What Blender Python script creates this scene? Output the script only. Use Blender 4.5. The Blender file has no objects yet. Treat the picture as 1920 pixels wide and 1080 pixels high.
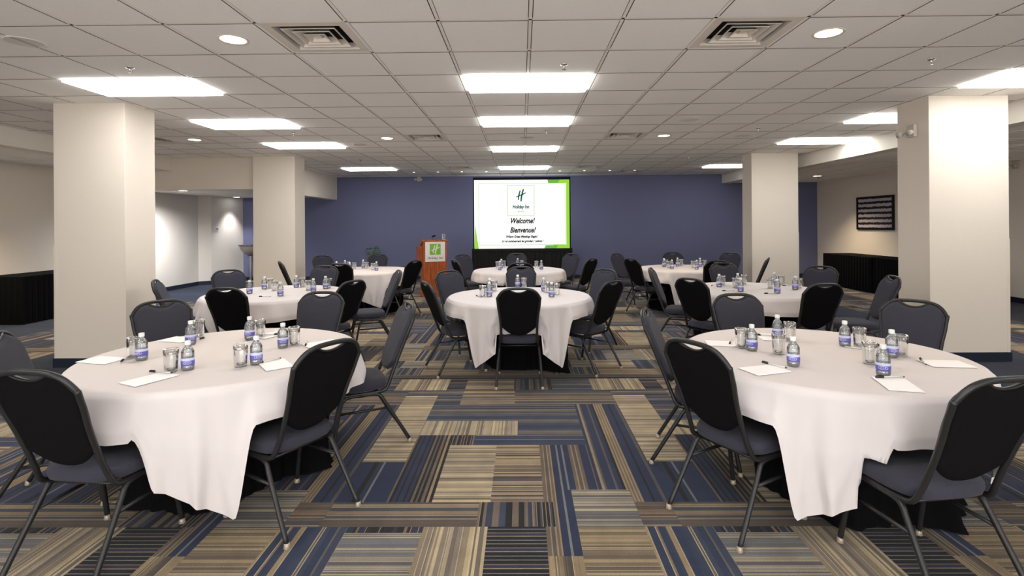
import bpy, bmesh, math, random
from mathutils import Vector, Matrix
PI = math.pi
S = bpy.context.scene
C = S.collection

# ------------------------------------------------------------------ camera, world, exposure
CAMZ, CEIL, LOWC = 1.51, 2.86, 2.62
cd = bpy.data.cameras.new('camera'); cam = bpy.data.objects.new('camera', cd); C.objects.link(cam)
cd.sensor_width = 36.0; cd.lens = 36 * 971.9 / 1920
cd.shift_x = -0.00427; cd.shift_y = -0.06198; cd.clip_start = 0.05; cd.clip_end = 100
_y, _r = -0.0098, 0.0075
_A = Matrix(((math.cos(_y), 0, -math.sin(_y)), (0, 1, 0), (math.sin(_y), 0, math.cos(_y))))
_B = Matrix(((math.cos(_r), -math.sin(_r), 0), (math.sin(_r), math.cos(_r), 0), (0, 0, 1)))
_M = _B @ _A
def _w(v): return Vector((v[0], v[2], v[1]))
_rt, _up, _fw = _w(_M[0]), _w(_M[1]), _w(_M[2])
_m = Matrix.Identity(4)
for i in range(3):
    _m[i][0], _m[i][1], _m[i][2] = _rt[i], _up[i], -_fw[i]
_m[2][3] = CAMZ
cam.matrix_world = _m
S.camera = cam
wd = bpy.data.worlds.new('world'); S.world = wd; wd.use_nodes = True
wd.node_tree.nodes['Background'].inputs[0].default_value = (0.8, 0.85, 1, 1)
wd.node_tree.nodes['Background'].inputs[1].default_value = 0.3
S.view_settings.view_transform = 'Standard'; S.view_settings.look = 'None'
S.view_settings.exposure = 0.2; S.view_settings.gamma = 1.0; S.view_settings.use_curve_mapping = False
S.cycles.use_denoising = True
S.cycles.max_bounces = 10; S.cycles.diffuse_bounces = 6; S.cycles.transparent_max_bounces = 24
S.cycles.caustics_reflective = False; S.cycles.caustics_refractive = False
PANEL = 11.5         # radiance of the ceiling light panels
SPOT = 170.0          # watts of the recessed downlights

# broad soft fill light added behind the camera
al = bpy.data.lights.new('rear_fill', 'AREA'); al.shape = 'RECTANGLE'; al.size = 9.0; al.size_y = 1.6; al.energy = 310; al.color = (1.0, 1.0, 1.0)
ao = bpy.data.objects.new('rear_fill', al); C.objects.link(ao); ao.location = (0, -3.0, .95); ao.rotation_euler = (math.radians(116), 0, 0)

# ------------------------------------------------------------------ materials
def srgb(r, g, b):
    f = lambda c: (c / 255 / 12.92) if c / 255 <= 0.04045 else ((c / 255 + 0.055) / 1.055) ** 2.4
    return (f(r), f(g), f(b), 1)
def mat(name, col, rough=0.6, metal=0.0, spec=0.5, bump=0.0, bscale=50, var=0.0, sheen=0.0, stretch=(1, 1, 1), emit=None, estr=0.0, trans=0.0, ior=1.45):
    m = bpy.data.materials.new(name); m.use_nodes = True
    nt = m.node_tree; n = nt.nodes; L = nt.links; p = n['Principled BSDF']
    p.inputs['Base Color'].default_value = col; p.inputs['Roughness'].default_value = rough
    p.inputs['Metallic'].default_value = metal; p.inputs['Specular IOR Level'].default_value = spec
    p.inputs['Sheen Weight'].default_value = sheen
    p.inputs['Transmission Weight'].default_value = trans; p.inputs['IOR'].default_value = ior
    if emit: p.inputs['Emission Color'].default_value = emit; p.inputs['Emission Strength'].default_value = estr
    if bump or var:
        tc = n.new('ShaderNodeTexCoord'); mp = n.new('ShaderNodeMapping'); mp.inputs['Scale'].default_value = stretch
        nz = n.new('ShaderNodeTexNoise'); nz.inputs['Scale'].default_value = bscale; nz.inputs['Detail'].default_value = 4
        L.new(tc.outputs['Object'], mp.inputs[0]); L.new(mp.outputs[0], nz.inputs['Vector'])
        if bump:
            b = n.new('ShaderNodeBump'); b.inputs['Strength'].default_value = bump; b.inputs['Distance'].default_value = 0.004
            L.new(nz.outputs[0], b.inputs['Height']); L.new(b.outputs[0], p.inputs['Normal'])
        if var:
            mr = n.new('ShaderNodeMapRange'); mr.inputs[1].default_value = 0.3; mr.inputs[2].default_value = 0.7
            mr.inputs[3].default_value = 1 - var; mr.inputs[4].default_value = 1 + var
            mx = n.new('ShaderNodeVectorMath'); mx.operation = 'SCALE'; mx.inputs[0].default_value = col[:3]
            L.new(nz.outputs[0], mr.inputs[0]); L.new(mr.outputs[0], mx.inputs['Scale']); L.new(mx.outputs[0], p.inputs['Base Color'])
    return m
def emis(name, col, s):
    m = bpy.data.materials.new(name); m.use_nodes = True; nt = m.node_tree; nt.nodes.clear()
    e = nt.nodes.new('ShaderNodeEmission'); o = nt.nodes.new('ShaderNodeOutputMaterial')
    e.inputs[0].default_value = col; e.inputs[1].default_value = s; nt.links.new(e.outputs[0], o.inputs[0]); return m
def clear(name, tint, edge, gloss=0.06, diff=0.08):
    """thin clear wall: see-through face on, darker where the wall is seen edge on, with reflections"""
    m = bpy.data.materials.new(name); m.use_nodes = True; nt = m.node_tree; n = nt.nodes; L = nt.links; n.clear()
    o = n.new('ShaderNodeOutputMaterial'); t = n.new('ShaderNodeBsdfTransparent'); g = n.new('ShaderNodeBsdfGlossy')
    d = n.new('ShaderNodeBsdfDiffuse'); lw = n.new('ShaderNodeLayerWeight'); lw.inputs[0].default_value = 0.35
    mc = n.new('ShaderNodeMix'); mc.data_type = 'RGBA'; mc.inputs[6].default_value = tint; mc.inputs[7].default_value = edge
    L.new(lw.outputs['Facing'], mc.inputs[0]); L.new(mc.outputs[2], t.inputs[0])
    g.inputs['Roughness'].default_value = 0.04; d.inputs[0].default_value = (0.8, 0.82, 0.85, 1)
    m1 = n.new('ShaderNodeMixShader'); m1.inputs[0].default_value = diff; L.new(t.outputs[0], m1.inputs[1]); L.new(d.outputs[0], m1.inputs[2])
    fr = n.new('ShaderNodeFresnel'); fr.inputs[0].default_value = 1.45
    ad = n.new('ShaderNodeMath'); ad.operation = 'ADD'; ad.inputs[1].default_value = gloss; L.new(fr.outputs[0], ad.inputs[0])
    m2 = n.new('ShaderNodeMixShader'); L.new(ad.outputs[0], m2.inputs[0]); L.new(m1.outputs[0], m2.inputs[1]); L.new(g.outputs[0], m2.inputs[2])
    L.new(m2.outputs[0], o.inputs[0]); return m

M = {}
M['wall'] = mat('wall_vinyl_beige', srgb(229, 219, 206), 0.75, bump=0.35, bscale=120, var=0.03, stretch=(1, 1, 3))
M['wall_white'] = mat('wall_vinyl_white', srgb(224, 216, 206), 0.8, bump=0.2, bscale=120)
M['navy_wall'] = mat('wall_vinyl_navy', srgb(108, 112, 146), 0.7, bump=0.4, bscale=90, var=0.08, stretch=(1, 1, 4))
M['baseboard'] = mat('navy_rubber_base', srgb(30, 36, 52), 0.5)
M['tile'] = mat('ceiling_tile', srgb(248, 245, 240), 0.9, bump=0.5, bscale=260, var=0.05)
M['gap_shade'] = mat('tile_edge_painted_shade', srgb(98, 90, 82), 0.95)  # dark colour standing in for the shade in the tile seams
M['tbar'] = mat('ceiling_grid_bar', srgb(244, 238, 230), 0.5)
M['plaster'] = mat('painted_plaster', srgb(232, 226, 216), 0.8)
M['vent'] = mat('vent_white_metal', srgb(222, 212, 200), 0.45)
M['vent_shade'] = mat('vent_painted_shade', srgb(96, 88, 80), 0.8)  # dark tone painting the shade between the vent blades
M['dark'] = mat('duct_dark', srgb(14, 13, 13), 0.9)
M['panel'] = emis('light_panel', (1.0, 0.985, 0.955, 1), PANEL)
M['lamp'] = emis('downlight_lamp', (1.0, 0.86, 0.62, 1), 9.0)
M['lamp_cool'] = emis('downlight_lamp_cool', (0.92, 0.96, 1.0, 1), 9.0)
M['trim_metal'] = mat('lamp_trim', srgb(225, 215, 200), 0.4)
M['chrome'] = mat('chrome', srgb(205, 200, 192), 0.22, metal=1.0)
M['frame'] = mat('chair_frame_powder_coat', srgb(44, 44, 45), 0.33, metal=0.3, bump=0.15, bscale=700)
M['seat_fabric'] = mat('chair_blue_grey_fabric', srgb(54, 54, 65), 0.9, spec=0.25, bump=0.5, bscale=420, var=0.25, sheen=0.08)
M['back_fabric'] = mat('chair_black_back', srgb(15, 14, 16), 0.95, spec=0.12, bump=0.4, bscale=420)
M['glide'] = mat('foot_glide', srgb(165, 152, 136), 0.35, metal=0.3)
M['cloth'] = mat('white_linen', srgb(208, 201, 201), 0.85, bump=0.15, bscale=600, sheen=0.1)
M['black_cloth'] = mat('black_linen', srgb(11, 11, 13), 0.95, spec=0.1, bump=0.3, bscale=300)
M['plywood'] = mat('table_plywood', srgb(120, 88, 60), 0.6)
M['paper'] = mat('note_paper', srgb(244, 240, 242), 0.8)
M['ink'] = mat('paper_rule', srgb(120, 118, 124), 0.8)
M['pen_w'] = mat('pen_white', srgb(205, 208, 206), 0.35)
M['pen_d'] = mat('pen_grip_dark_green', srgb(24, 40, 38), 0.5)
M['bottle'] = clear('bottle_plastic', (0.93, 0.95, 0.95, 1), (0.80, 0.83, 0.83, 1), 0.05, 0.20)
M['glass'] = clear('tumbler_glass', (0.97, 0.97, 0.96, 1), (0.78, 0.77, 0.75, 1), 0.04, 0.08)
M['cap'] = mat('bottle_cap', srgb(225, 228, 228), 0.4)
M['label'] = mat('bottle_label_blue', srgb(92, 92, 176), 0.45)
M['label_pale'] = mat('bottle_label_pale', srgb(196, 200, 226), 0.45)
M['white'] = mat('white_ink', srgb(240, 240, 246), 0.5)
M['screen_frame'] = mat('screen_black_frame', srgb(12, 12, 14), 0.8)
M['scr_white'] = emis('screen_white', srgb(252, 254, 250), 1.0)
M['scr_green'] = emis('screen_green', srgb(146, 205, 62), 1.0)
M['scr_green2'] = emis('screen_dark_green', srgb(104, 172, 72), 1.0)
M['scr_line'] = emis('screen_line_green', srgb(168, 208, 130), 1.0)
M['scr_logo'] = emis('screen_logo_green', srgb(14, 78, 66), 1.0)
M['scr_text'] = emis('screen_text_black', srgb(16, 16, 18), 1.0)
M['sign_green'] = mat('sign_green', srgb(118, 188, 50), 0.5)
M['sign_white'] = mat('sign_white', srgb(240, 232, 228), 0.5)
M['sign_teal'] = mat('sign_teal', srgb(96, 140, 128), 0.5)
M['leaf'] = mat('leaf_green', srgb(92, 134, 66), 0.5, var=0.3, bscale=20)
M['pot'] = mat('planter_black', srgb(26, 26, 30), 0.5)
M['grey_plastic'] = mat('grey_plastic', srgb(196, 188, 178), 0.5)
M['purple_top'] = mat('console_top', srgb(62, 44, 52), 0.5)
M['console'] = mat('console_grey', srgb(160, 150, 144), 0.5)
M['art_frame'] = mat('picture_frame_black', srgb(20, 18, 18), 0.4)

def wood(name, a, b):
    m = mat(name, a, 0.42); nt = m.node_tree; n = nt.nodes; L = nt.links; p = n['Principled BSDF']
    tc = n.new('ShaderNodeTexCoord'); mp = n.new('ShaderNodeMapping'); mp.inputs['Scale'].default_value = (9, 9, 0.9)
    nz = n.new('ShaderNodeTexNoise'); nz.inputs['Scale'].default_value = 4; nz.inputs['Detail'].default_value = 6; nz.inputs['Distortion'].default_value = 0.6
    cr = n.new('ShaderNodeValToRGB'); cr.color_ramp.elements[0].color = a; cr.color_ramp.elements[1].color = b
    cr.color_ramp.elements[0].position = 0.35; cr.color_ramp.elements[1].position = 0.68
    L.new(tc.outputs['Object'], mp.inputs[0]); L.new(mp.outputs[0], nz.inputs['Vector']); L.new(nz.outputs[0], cr.inputs[0]); L.new(cr.outputs[0], p.inputs['Base Color'])
    return m
M['wood'] = wood('lectern_cherry', srgb(140, 62, 20), srgb(200, 108, 48))
def art():
    m = mat('abstract_stripes', srgb(20, 18, 20), 0.6); nt = m.node_tree; n = nt.nodes; L = nt.links; p = n['Principled BSDF']
    tc = n.new('ShaderNodeTexCoord'); mp = n.new('ShaderNodeMapping'); mp.inputs['Scale'].default_value = (1, 1.6, 1)
    nz = n.new('ShaderNodeTexNoise'); nz.inputs['Scale'].default_value = 9; nz.inputs['Detail'].default_value = 8
    wv = n.new('ShaderNodeTexWave'); wv.bands_direction = 'Z'; wv.inputs['Scale'].default_value = 2.6; wv.inputs['Distortion'].default_value = 1.2; wv.inputs['Detail'].default_value = 3; wv.inputs['Detail Scale'].default_value = 4
    ad = n.new('ShaderNodeMath'); ad.operation = 'MULTIPLY_ADD'; ad.inputs[1].default_value = 0.55
    cr = n.new('ShaderNodeValToRGB'); e = cr.color_ramp.elements
    e[0].position = 0.42; e[0].color = srgb(26, 22, 26); e[1].position = 0.6; e[1].color = srgb(188, 180, 186)
    L.new(tc.outputs['Object'], mp.inputs[0]); L.new(mp.outputs[0], nz.inputs['Vector']); L.new(mp.outputs[0], wv.inputs['Vector'])
    L.new(nz.outputs[0], ad.inputs[0]); L.new(wv.outputs[1], ad.inputs[2])
    mu = n.new('ShaderNodeMath'); mu.operation = 'MULTIPLY'; mu.inputs[1].default_value = 0.72
    L.new(ad.outputs[0], mu.inputs[0]); L.new(mu.outputs[0], cr.inputs[0]); L.new(cr.outputs[0], p.inputs['Base Color'])
    return m
M['art'] = art()
def carpet():
    m = mat('patterned_carpet', (1, 1, 1, 1), 0.95, spec=0.15); nt = m.node_tree; n = nt.nodes; L = nt.links; p = n['Principled BSDF']
    at = n.new('ShaderNodeAttribute'); at.attribute_name = 'stripe'
    tc = n.new('ShaderNodeTexCoord'); nz = n.new('ShaderNodeTexNoise'); nz.inputs['Scale'].default_value = 260; nz.inputs['Detail'].default_value = 3
    n2 = n.new('ShaderNodeTexNoise'); n2.inputs['Scale'].default_value = 7; n2.inputs['Detail'].default_value = 3
    L.new(tc.outputs['Object'], nz.inputs['Vector']); L.new(tc.outputs['Object'], n2.inputs['Vector'])
    mr = n.new('ShaderNodeMapRange'); mr.inputs[1].default_value = 0.3; mr.inputs[2].default_value = 0.7; mr.inputs[3].default_value = 0.45; mr.inputs[4].default_value = 0.95
    m2 = n.new('ShaderNodeMapRange'); m2.inputs[1].default_value = 0.3; m2.inputs[2].default_value = 0.7; m2.inputs[3].default_value = 0.88; m2.inputs[4].default_value = 1.12
    mu = n.new('ShaderNodeMath'); mu.operation = 'MULTIPLY'
    L.new(nz.outputs[0], mr.inputs[0]); L.new(n2.outputs[0], m2.inputs[0]); L.new(mr.outputs[0], mu.inputs[0]); L.new(m2.outputs[0], mu.inputs[1])
    sc = n.new('ShaderNodeVectorMath'); sc.operation = 'SCALE'; L.new(at.outputs['Color'], sc.inputs[0]); L.new(mu.outputs[0], sc.inputs['Scale'])
    L.new(sc.outputs[0], p.inputs['Base Color'])
    b = n.new('ShaderNodeBump'); b.inputs['Strength'].default_value = 0.6; b.inputs['Distance'].default_value = 0.004
    L.new(nz.outputs[0], b.inputs['Height']); L.new(b.outputs[0], p.inputs['Normal'])
    p.inputs['Sheen Weight'].default_value = 0.1
    return m
M['carpet'] = carpet()

# ------------------------------------------------------------------ mesh helpers
def obj(name, bm, m, parent=None, smooth=False, loc=None, rz=0):
    me = bpy.data.meshes.new(name); bm.normal_update(); bm.to_mesh(me); bm.free()
    for x in (m if isinstance(m, (list, tuple)) else [m]): me.materials.append(x)
    if smooth:
        for p in me.polygons: p.use_smooth = True
    o = bpy.data.objects.new(name, me); C.objects.link(o)
    if parent: o.parent = parent
    if loc: o.location = loc
    if rz: o.rotation_euler = (0, 0, rz)
    return o
def sharp(o, ang=40):
    try: o.data.set_sharp_from_angle(angle=math.radians(ang))
    except Exception: pass
    return o
def tag(o, label=None, cat=None, group=None, kind=None):
    if label: o['label'] = label
    if cat: o['category'] = cat
    if group: o['group'] = group
    if kind: o['kind'] = kind
    return o
def empty(name, loc=(0, 0, 0), rz=0, label=None, cat=None, group=None):
    o = bpy.data.objects.new(name, None); C.objects.link(o); o.location = loc; o.rotation_euler = (0, 0, rz); o.empty_display_size = 0.1
    return tag(o, label, cat, group)
def struct(name, bm, m, smooth=False): return tag(obj(name, bm, m, smooth=smooth), kind='structure')
def dup(root, loc, rz=0, label=None, group=None):
    r = root.copy(); C.objects.link(r); r.location = loc; r.rotation_euler = (0, 0, rz)
    if label: r['label'] = label
    if group: r['group'] = group
    for ch in list(root.children):
        c = ch.copy(); C.objects.link(c); c.parent = r
        for g in list(ch.children):
            d = g.copy(); C.objects.link(d); d.parent = c
    return r
def box(bm, x0, x1, y0, y1, z0, z1, mi=0, bev=0):
    vs = [bm.verts.new((x, y, z)) for z in (z0, z1) for y in (y0, y1) for x in (x0, x1)]
    fs = []
    for q in ((0, 2, 3, 1), (4, 5, 7, 6), (0, 1, 5, 4), (2, 6, 7, 3), (0, 4, 6, 2), (1, 3, 7, 5)):
        f = bm.faces.new([vs[i] for i in q]); f.material_index = mi; fs.append(f)
    if bev:
        es = list({e for f in fs for e in f.edges})
        bmesh.ops.bevel(bm, geom=es, offset=bev, segments=2, profile=0.6, affect='EDGES', clamp_overlap=True)
    return vs
def B(*a, **k):
    bm = bmesh.new(); box(bm, *a, **k); return bm
def quad(bm, p, mi=0):
    f = bm.faces.new([bm.verts.new(v) for v in p]); f.material_index = mi; return f
def smooth_path(pts, n=5, closed=False):
    P = [Vector(p) for p in pts]; out = []
    N = len(P); rng = N if closed else N - 1
    for i in range(rng):
        a = P[(i - 1) % N] if (closed or i > 0) else P[0] * 2 - P[1]
        b = P[i]; c = P[(i + 1) % N]
        d = P[(i + 2) % N] if (closed or i + 2 < N) else P[-1] * 2 - P[-2]
        for k in range(n):
            t = k / n
            out.append(0.5 * ((2 * b) + (c - a) * t + (2 * a - 5 * b + 4 * c - d) * t * t + (-a + 3 * b - 3 * c + d) * t ** 3))
    if not closed: out.append(P[-1])
    return out
def tube(bm, pts, r, seg=8, cap=True, r2=None, mi=0):
    """round (or r x r2 oval) tube swept along pts"""
    P = [Vector(p) for p in pts]; rings = []; nrm = None
    for i, p in enumerate(P):
        t = (P[min(i + 1, len(P) - 1)] - P[max(i - 1, 0)]).normalized()
        if nrm is None:
            a = Vector((0, 0, 1)) if abs(t.z) < 0.9 else Vector((0, 1, 0))
            nrm = (a - t * a.dot(t)).normalized()
        else: nrm = (nrm - t * nrm.dot(t)).normalized()
        bi = t.cross(nrm); rr = r(i / (len(P) - 1)) if callable(r) else r; q = r2 or rr
        rings.append([bm.verts.new(p + nrm * (rr * math.cos(2 * PI * k / seg)) + bi * (q * math.sin(2 * PI * k / seg))) for k in range(seg)])
    for a, b in zip(rings, rings[1:]):
        for k in range(seg):
            f = bm.faces.new((a[k], a[(k + 1) % seg], b[(k + 1) % seg], b[k])); f.material_index = mi
    if cap:
        bm.faces.new(rings[0][::-1]).material_index = mi; bm.faces.new(rings[-1]).material_index = mi
def lathe(bm, prof, seg=20, cx=0, cy=0, mi=0, cap=(False, False)):
    rings = [[bm.verts.new((cx + r * math.cos(2 * PI * k / seg), cy + r * math.sin(2 * PI * k / seg), z)) for k in range(seg)] for r, z in prof]
    for a, b in zip(rings, rings[1:]):
        for k in range(seg):
            f = bm.faces.new((a[k], a[(k + 1) % seg], b[(k + 1) % seg], b[k])); f.material_index = mi
    if cap[0]: bm.faces.new(rings[0][::-1]).material_index = mi
    if cap[1]: bm.faces.new(rings[-1]).material_index = mi
def gridsurf(bm, f, nu, nv, mi=0, close_u=False):
    V = [[bm.verts.new(f(i / nu, j / nv)) for j in range(nv + 1)] for i in range(nu if close_u else nu + 1)]
    for i in range(nu):
        a, b = V[i], V[(i + 1) % len(V)]
        for j in range(nv): bm.faces.new((a[j], b[j], b[j + 1], a[j + 1])).material_index = mi
    return V
def text(name, s, size, m, parent, loc, rot, shear=0.0, bold=0.0, align='CENTER', ext=0.0005, sc=(1, 1)):
    cu = bpy.data.curves.new(name, 'FONT'); cu.body = s; cu.size = size; cu.shear = shear; cu.offset = bold
    cu.align_x = align; cu.align_y = 'CENTER'; cu.extrude = ext; cu.resolution_u = 3
    t = bpy.data.objects.new(name + '_tmp', cu); C.objects.link(t)
    dg = bpy.context.evaluated_depsgraph_get(); me = bpy.data.meshes.new_from_object(t.evaluated_get(dg)); me.name = name
    bpy.data.objects.remove(t); bpy.data.curves.remove(cu)
    me.transform(Matrix.Diagonal((sc[0], sc[1], 1, 1)))
    me.materials.clear(); me.materials.append(m)
    o = bpy.data.objects.new(name, me); C.objects.link(o); o.parent = parent; o.location = loc; o.rotation_euler = rot
    return o

# ------------------------------------------------------------------ floor: broadloom carpet woven in striped blocks
YB = 14.45            # navy wall behind the screen
YF = -3.2             # wall behind the camera
XL, XR = -8.53, 9.12
PX, PY, X0, Y0 = 1.82, 3.66, -1.03, 2.10
PAL = {
 'light': [(188,172,146),(150,134,110),(204,186,150),(120,108,98),(172,158,138),(192,172,140),(140,128,116)],
 'medium': [(134,120,104),(96,84,80),(168,148,118),(74,68,72),(118,104,92),(184,160,122),(86,80,84)],
 'dark': [(30,25,26),(44,50,70),(112,98,86),(30,25,26),(46,49,62),(128,110,94),(36,36,46)],
 'darkblue': [(28,27,32),(62,70,92),(118,104,92),(34,31,35),(54,60,80),(28,27,32),(96,84,76)],
 'blue': [(58,68,94),(50,60,86),(54,64,90),(90,92,96),(50,56,74),(112,104,94),(58,66,86),(76,82,94),(96,90,84)],
 'bluetan': [(60,68,88),(46,56,84),(52,62,86),(78,84,92),(156,136,106),(48,57,82),(104,96,88),(130,114,94),(56,64,86),(104,98,92)],
 'navy': [(40,49,78),(43,52,82),(38,45,72)],
 'brown': [(102,92,82),(128,106,88),(84,80,82),(146,124,100),(94,84,76),(72,78,88)],
 'tan': [(138,121,96),(152,132,104),(108,96,84),(164,146,114),(86,78,72),(124,110,92)],
 'grey': [(134,130,126),(112,112,114),(156,146,132),(186,170,140),(120,120,122),(98,96,98)],
 'band': [(40,50,72),(38,46,67),(44,54,76)],
}
RECTS = [  # x0, x1, y0, y1, stripe direction, palette   (one repeat of the weave)
 (-1.03,.79,2.10,5.76,'H','brown'),
 (-1.03,-.75,3.30,4.58,'H','light'), (-1.03,-.75,2.82,3.30,'V','navy'), (-.75,-.50,2.82,3.72,'V','dark'), (-.50,-.34,3.55,3.72,'V','dark'),
 (-.50,-.18,2.82,3.55,'H','light'), (-.18,.11,2.82,3.55,'H','medium'), (-.34,.43,3.55,3.72,'H','blue'), (-.04,.43,3.72,3.99,'H','blue'),
 (-.75,-.04,3.72,3.99,'V','light'), (-.75,.43,3.99,4.35,'H','blue'), (.43,.79,2.82,4.35,'V','bluetan'), (.11,.43,2.95,3.55,'V','bluetan'),
 (.11,.27,2.36,2.95,'V','bluetan'), (.27,.60,2.59,2.95,'H','grey'), (.27,.60,2.10,2.59,'H','tan'), (-1.03,-.24,2.59,2.82,'H','brown'), (.60,.79,2.59,2.82,'H','brown'),
 (-.24,.16,2.59,2.82,'V','darkblue'), (-.18,.11,2.10,2.59,'H','dark'), (-.50,-.18,2.10,2.59,'V','light'), (-.88,-.50,2.10,2.54,'H','grey'), (-.88,-.50,2.54,2.59,'V','dark'),
 (.60,.79,2.10,2.59,'V','bluetan'), (-1.03,-.88,2.10,2.59,'V','bluetan'), (.11,.27,2.10,2.36,'V','tan'),
 (-.75,-.53,4.35,4.58,'H','blue'), (-.53,-.07,4.35,5.07,'H','medium'), (-.07,.79,4.35,4.58,'H','brown'), (-.07,.79,4.58,4.73,'H','blue'), (-1.03,-.53,4.58,4.73,'H','blue'),
 (-1.03,-.70,4.73,5.07,'V','light'), (.64,.79,4.73,5.07,'V','light'), (-.70,-.53,4.73,5.07,'H','dark'), (-.08,.27,4.73,5.07,'V','darkblue'), (.27,.64,4.73,5.07,'H','blue'),
 (-1.03,.79,5.07,5.22,'H','darkblue'), (-1.03,-.45,5.22,5.48,'H','medium'), (-.45,.30,5.22,5.40,'H','brown'), (.30,.79,5.22,5.48,'V','bluetan'),
 (-1.03,-.62,5.48,5.76,'H','light'), (-.62,-.30,5.40,5.76,'V','blue'), (-.30,.24,5.40,5.76,'H','light'), (.24,.52,5.48,5.76,'V','dark'), (.52,.79,5.48,5.76,'H','grey'),
]
xe = sorted({round(r[k], 3) for r in RECTS for k in (0, 1)}); ye = sorted({round(r[k], 3) for r in RECTS for k in (2, 3)})
def blocks():
    """non-overlapping pieces of the repeat, merged along the stripes"""
    own = {}
    for i in range(len(xe) - 1):
        for j in range(len(ye) - 1):
            x, y = (xe[i] + xe[i + 1]) / 2, (ye[j] + ye[j + 1]) / 2
            for k, r in enumerate(RECTS):
                if r[0] < x < r[1] and r[2] < y < r[3]: own[i, j] = k
    done = set(); out = []
    for j in range(len(ye) - 1):
        for i in range(len(xe) - 1):
            if (i, j) in done: continue
            k = own[i, j]; i2 = i
            while (i2 + 1, j) in own and own[i2 + 1, j] == k and (i2 + 1, j) not in done: i2 += 1
            j2 = j
            while all(own.get((a, j2 + 1)) == k and (a, j2 + 1) not in done for a in range(i, i2 + 1)): j2 += 1
            for a in range(i, i2 + 1):
                for b in range(j, j2 + 1): done.add((a, b))
            out.append((xe[i], xe[i2 + 1], ye[j], ye[j2 + 1], k))
    return out
NV, DK, TN_, BR, GY, TP = (42, 51, 80), (28, 26, 30), (158, 138, 108), (112, 98, 86), (124, 126, 128), (92, 86, 82)
WOVEN = {   # blocks whose yarn order can be read: (width, colour) from left to right
 2: [(.085, NV), (.028, DK), (.03, NV), (.013, GY), (.13, NV)],
 3: [(.012, BR), (.016, DK), (.02, NV), (.01, DK), (.028, NV), (.012, DK), (.02, NV), (.012, DK), (.014, BR), (.014, DK), (.012, TP), (.016, DK), (.018, BR), (.012, DK), (.016, TN_), (.018, DK), (.004, GY)],
 11: [(.02, NV), (.016, TN_), (.012, TP), (.05, NV), (.014, TP), (.026, NV), (.016, DK), (.012, TN_), (.008, BR), (.012, TN_), (.008, BR), (.012, TN_), (.008, BR), (.012, TN_), (.05, NV), (.012, DK), (.045, NV), (.02, TP)],
 12: [(.02, BR), (.006, TN_), (.018, TP), (.008, TN_), (.012, BR), (.008, TN_), (.035, NV), (.012, GY), (.024, NV), (.012, GY), (.036, NV), (.018, BR), (.008, TN_), (.02, TP), (.008, TN_), (.018, BR), (.05, NV)],
 13: [(.02, BR), (.006, TN_), (.018, TP), (.008, TN_), (.012, BR), (.008, TN_), (.035, NV), (.012, GY), (.05, NV)],
 19: [(.022, DK), (.006, GY), (.026, DK), (.006, TN_), (.02, NV), (.008, BR), (.024, DK), (.006, GY)],
}
def stripes(k):
    """stripe edges and colours over the full extent of rectangle k"""
    r = RECTS[k]; rnd = random.Random(100 + k); a, b = (r[0], r[1]) if r[4] == 'V' else (r[2], r[3])
    pal = PAL[r[5]]; out = []; t = a; last = None
    fine = r[5] in ('light', 'medium', 'tan', 'grey')
    if k in WOVEN:
        i = 0; W = WOVEN[k]
        while t < b - 1e-6: e = min(b, t + W[i % len(W)][0]); out.append((t, e, W[i % len(W)][1])); t = e; i += 1
        return out
    while t < b - 1e-6:
        if r[5] == 'navy': w = rnd.choice((0.02, 0.07, 0.11))
        elif r[5] in ('bluetan', 'blue'): w = rnd.choice((0.010, 0.016, 0.024, 0.036, 0.046))
        else: w = rnd.choice((0.004, 0.006, 0.009, 0.014, 0.022) if fine else (0.006, 0.010, 0.015, 0.022, 0.034))
        c = rnd.choice([q for q in pal if q != last]); last = c
        if r[5] == 'navy' and w == 0.02: c = rnd.choice(((128, 130, 132), (24, 24, 26)))
        e = min(b, t + w); out.append((t, e, c)); t = e
        if t < b and rnd.random() < (0.3 if r[5] != 'navy' else 0): # thin bright yarn line
            e = min(b, t + 0.0045); out.append((t, e, (188, 172, 142) if r[5] not in ('dark', 'darkblue') else (150, 130, 106))); t = e
    return out
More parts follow.
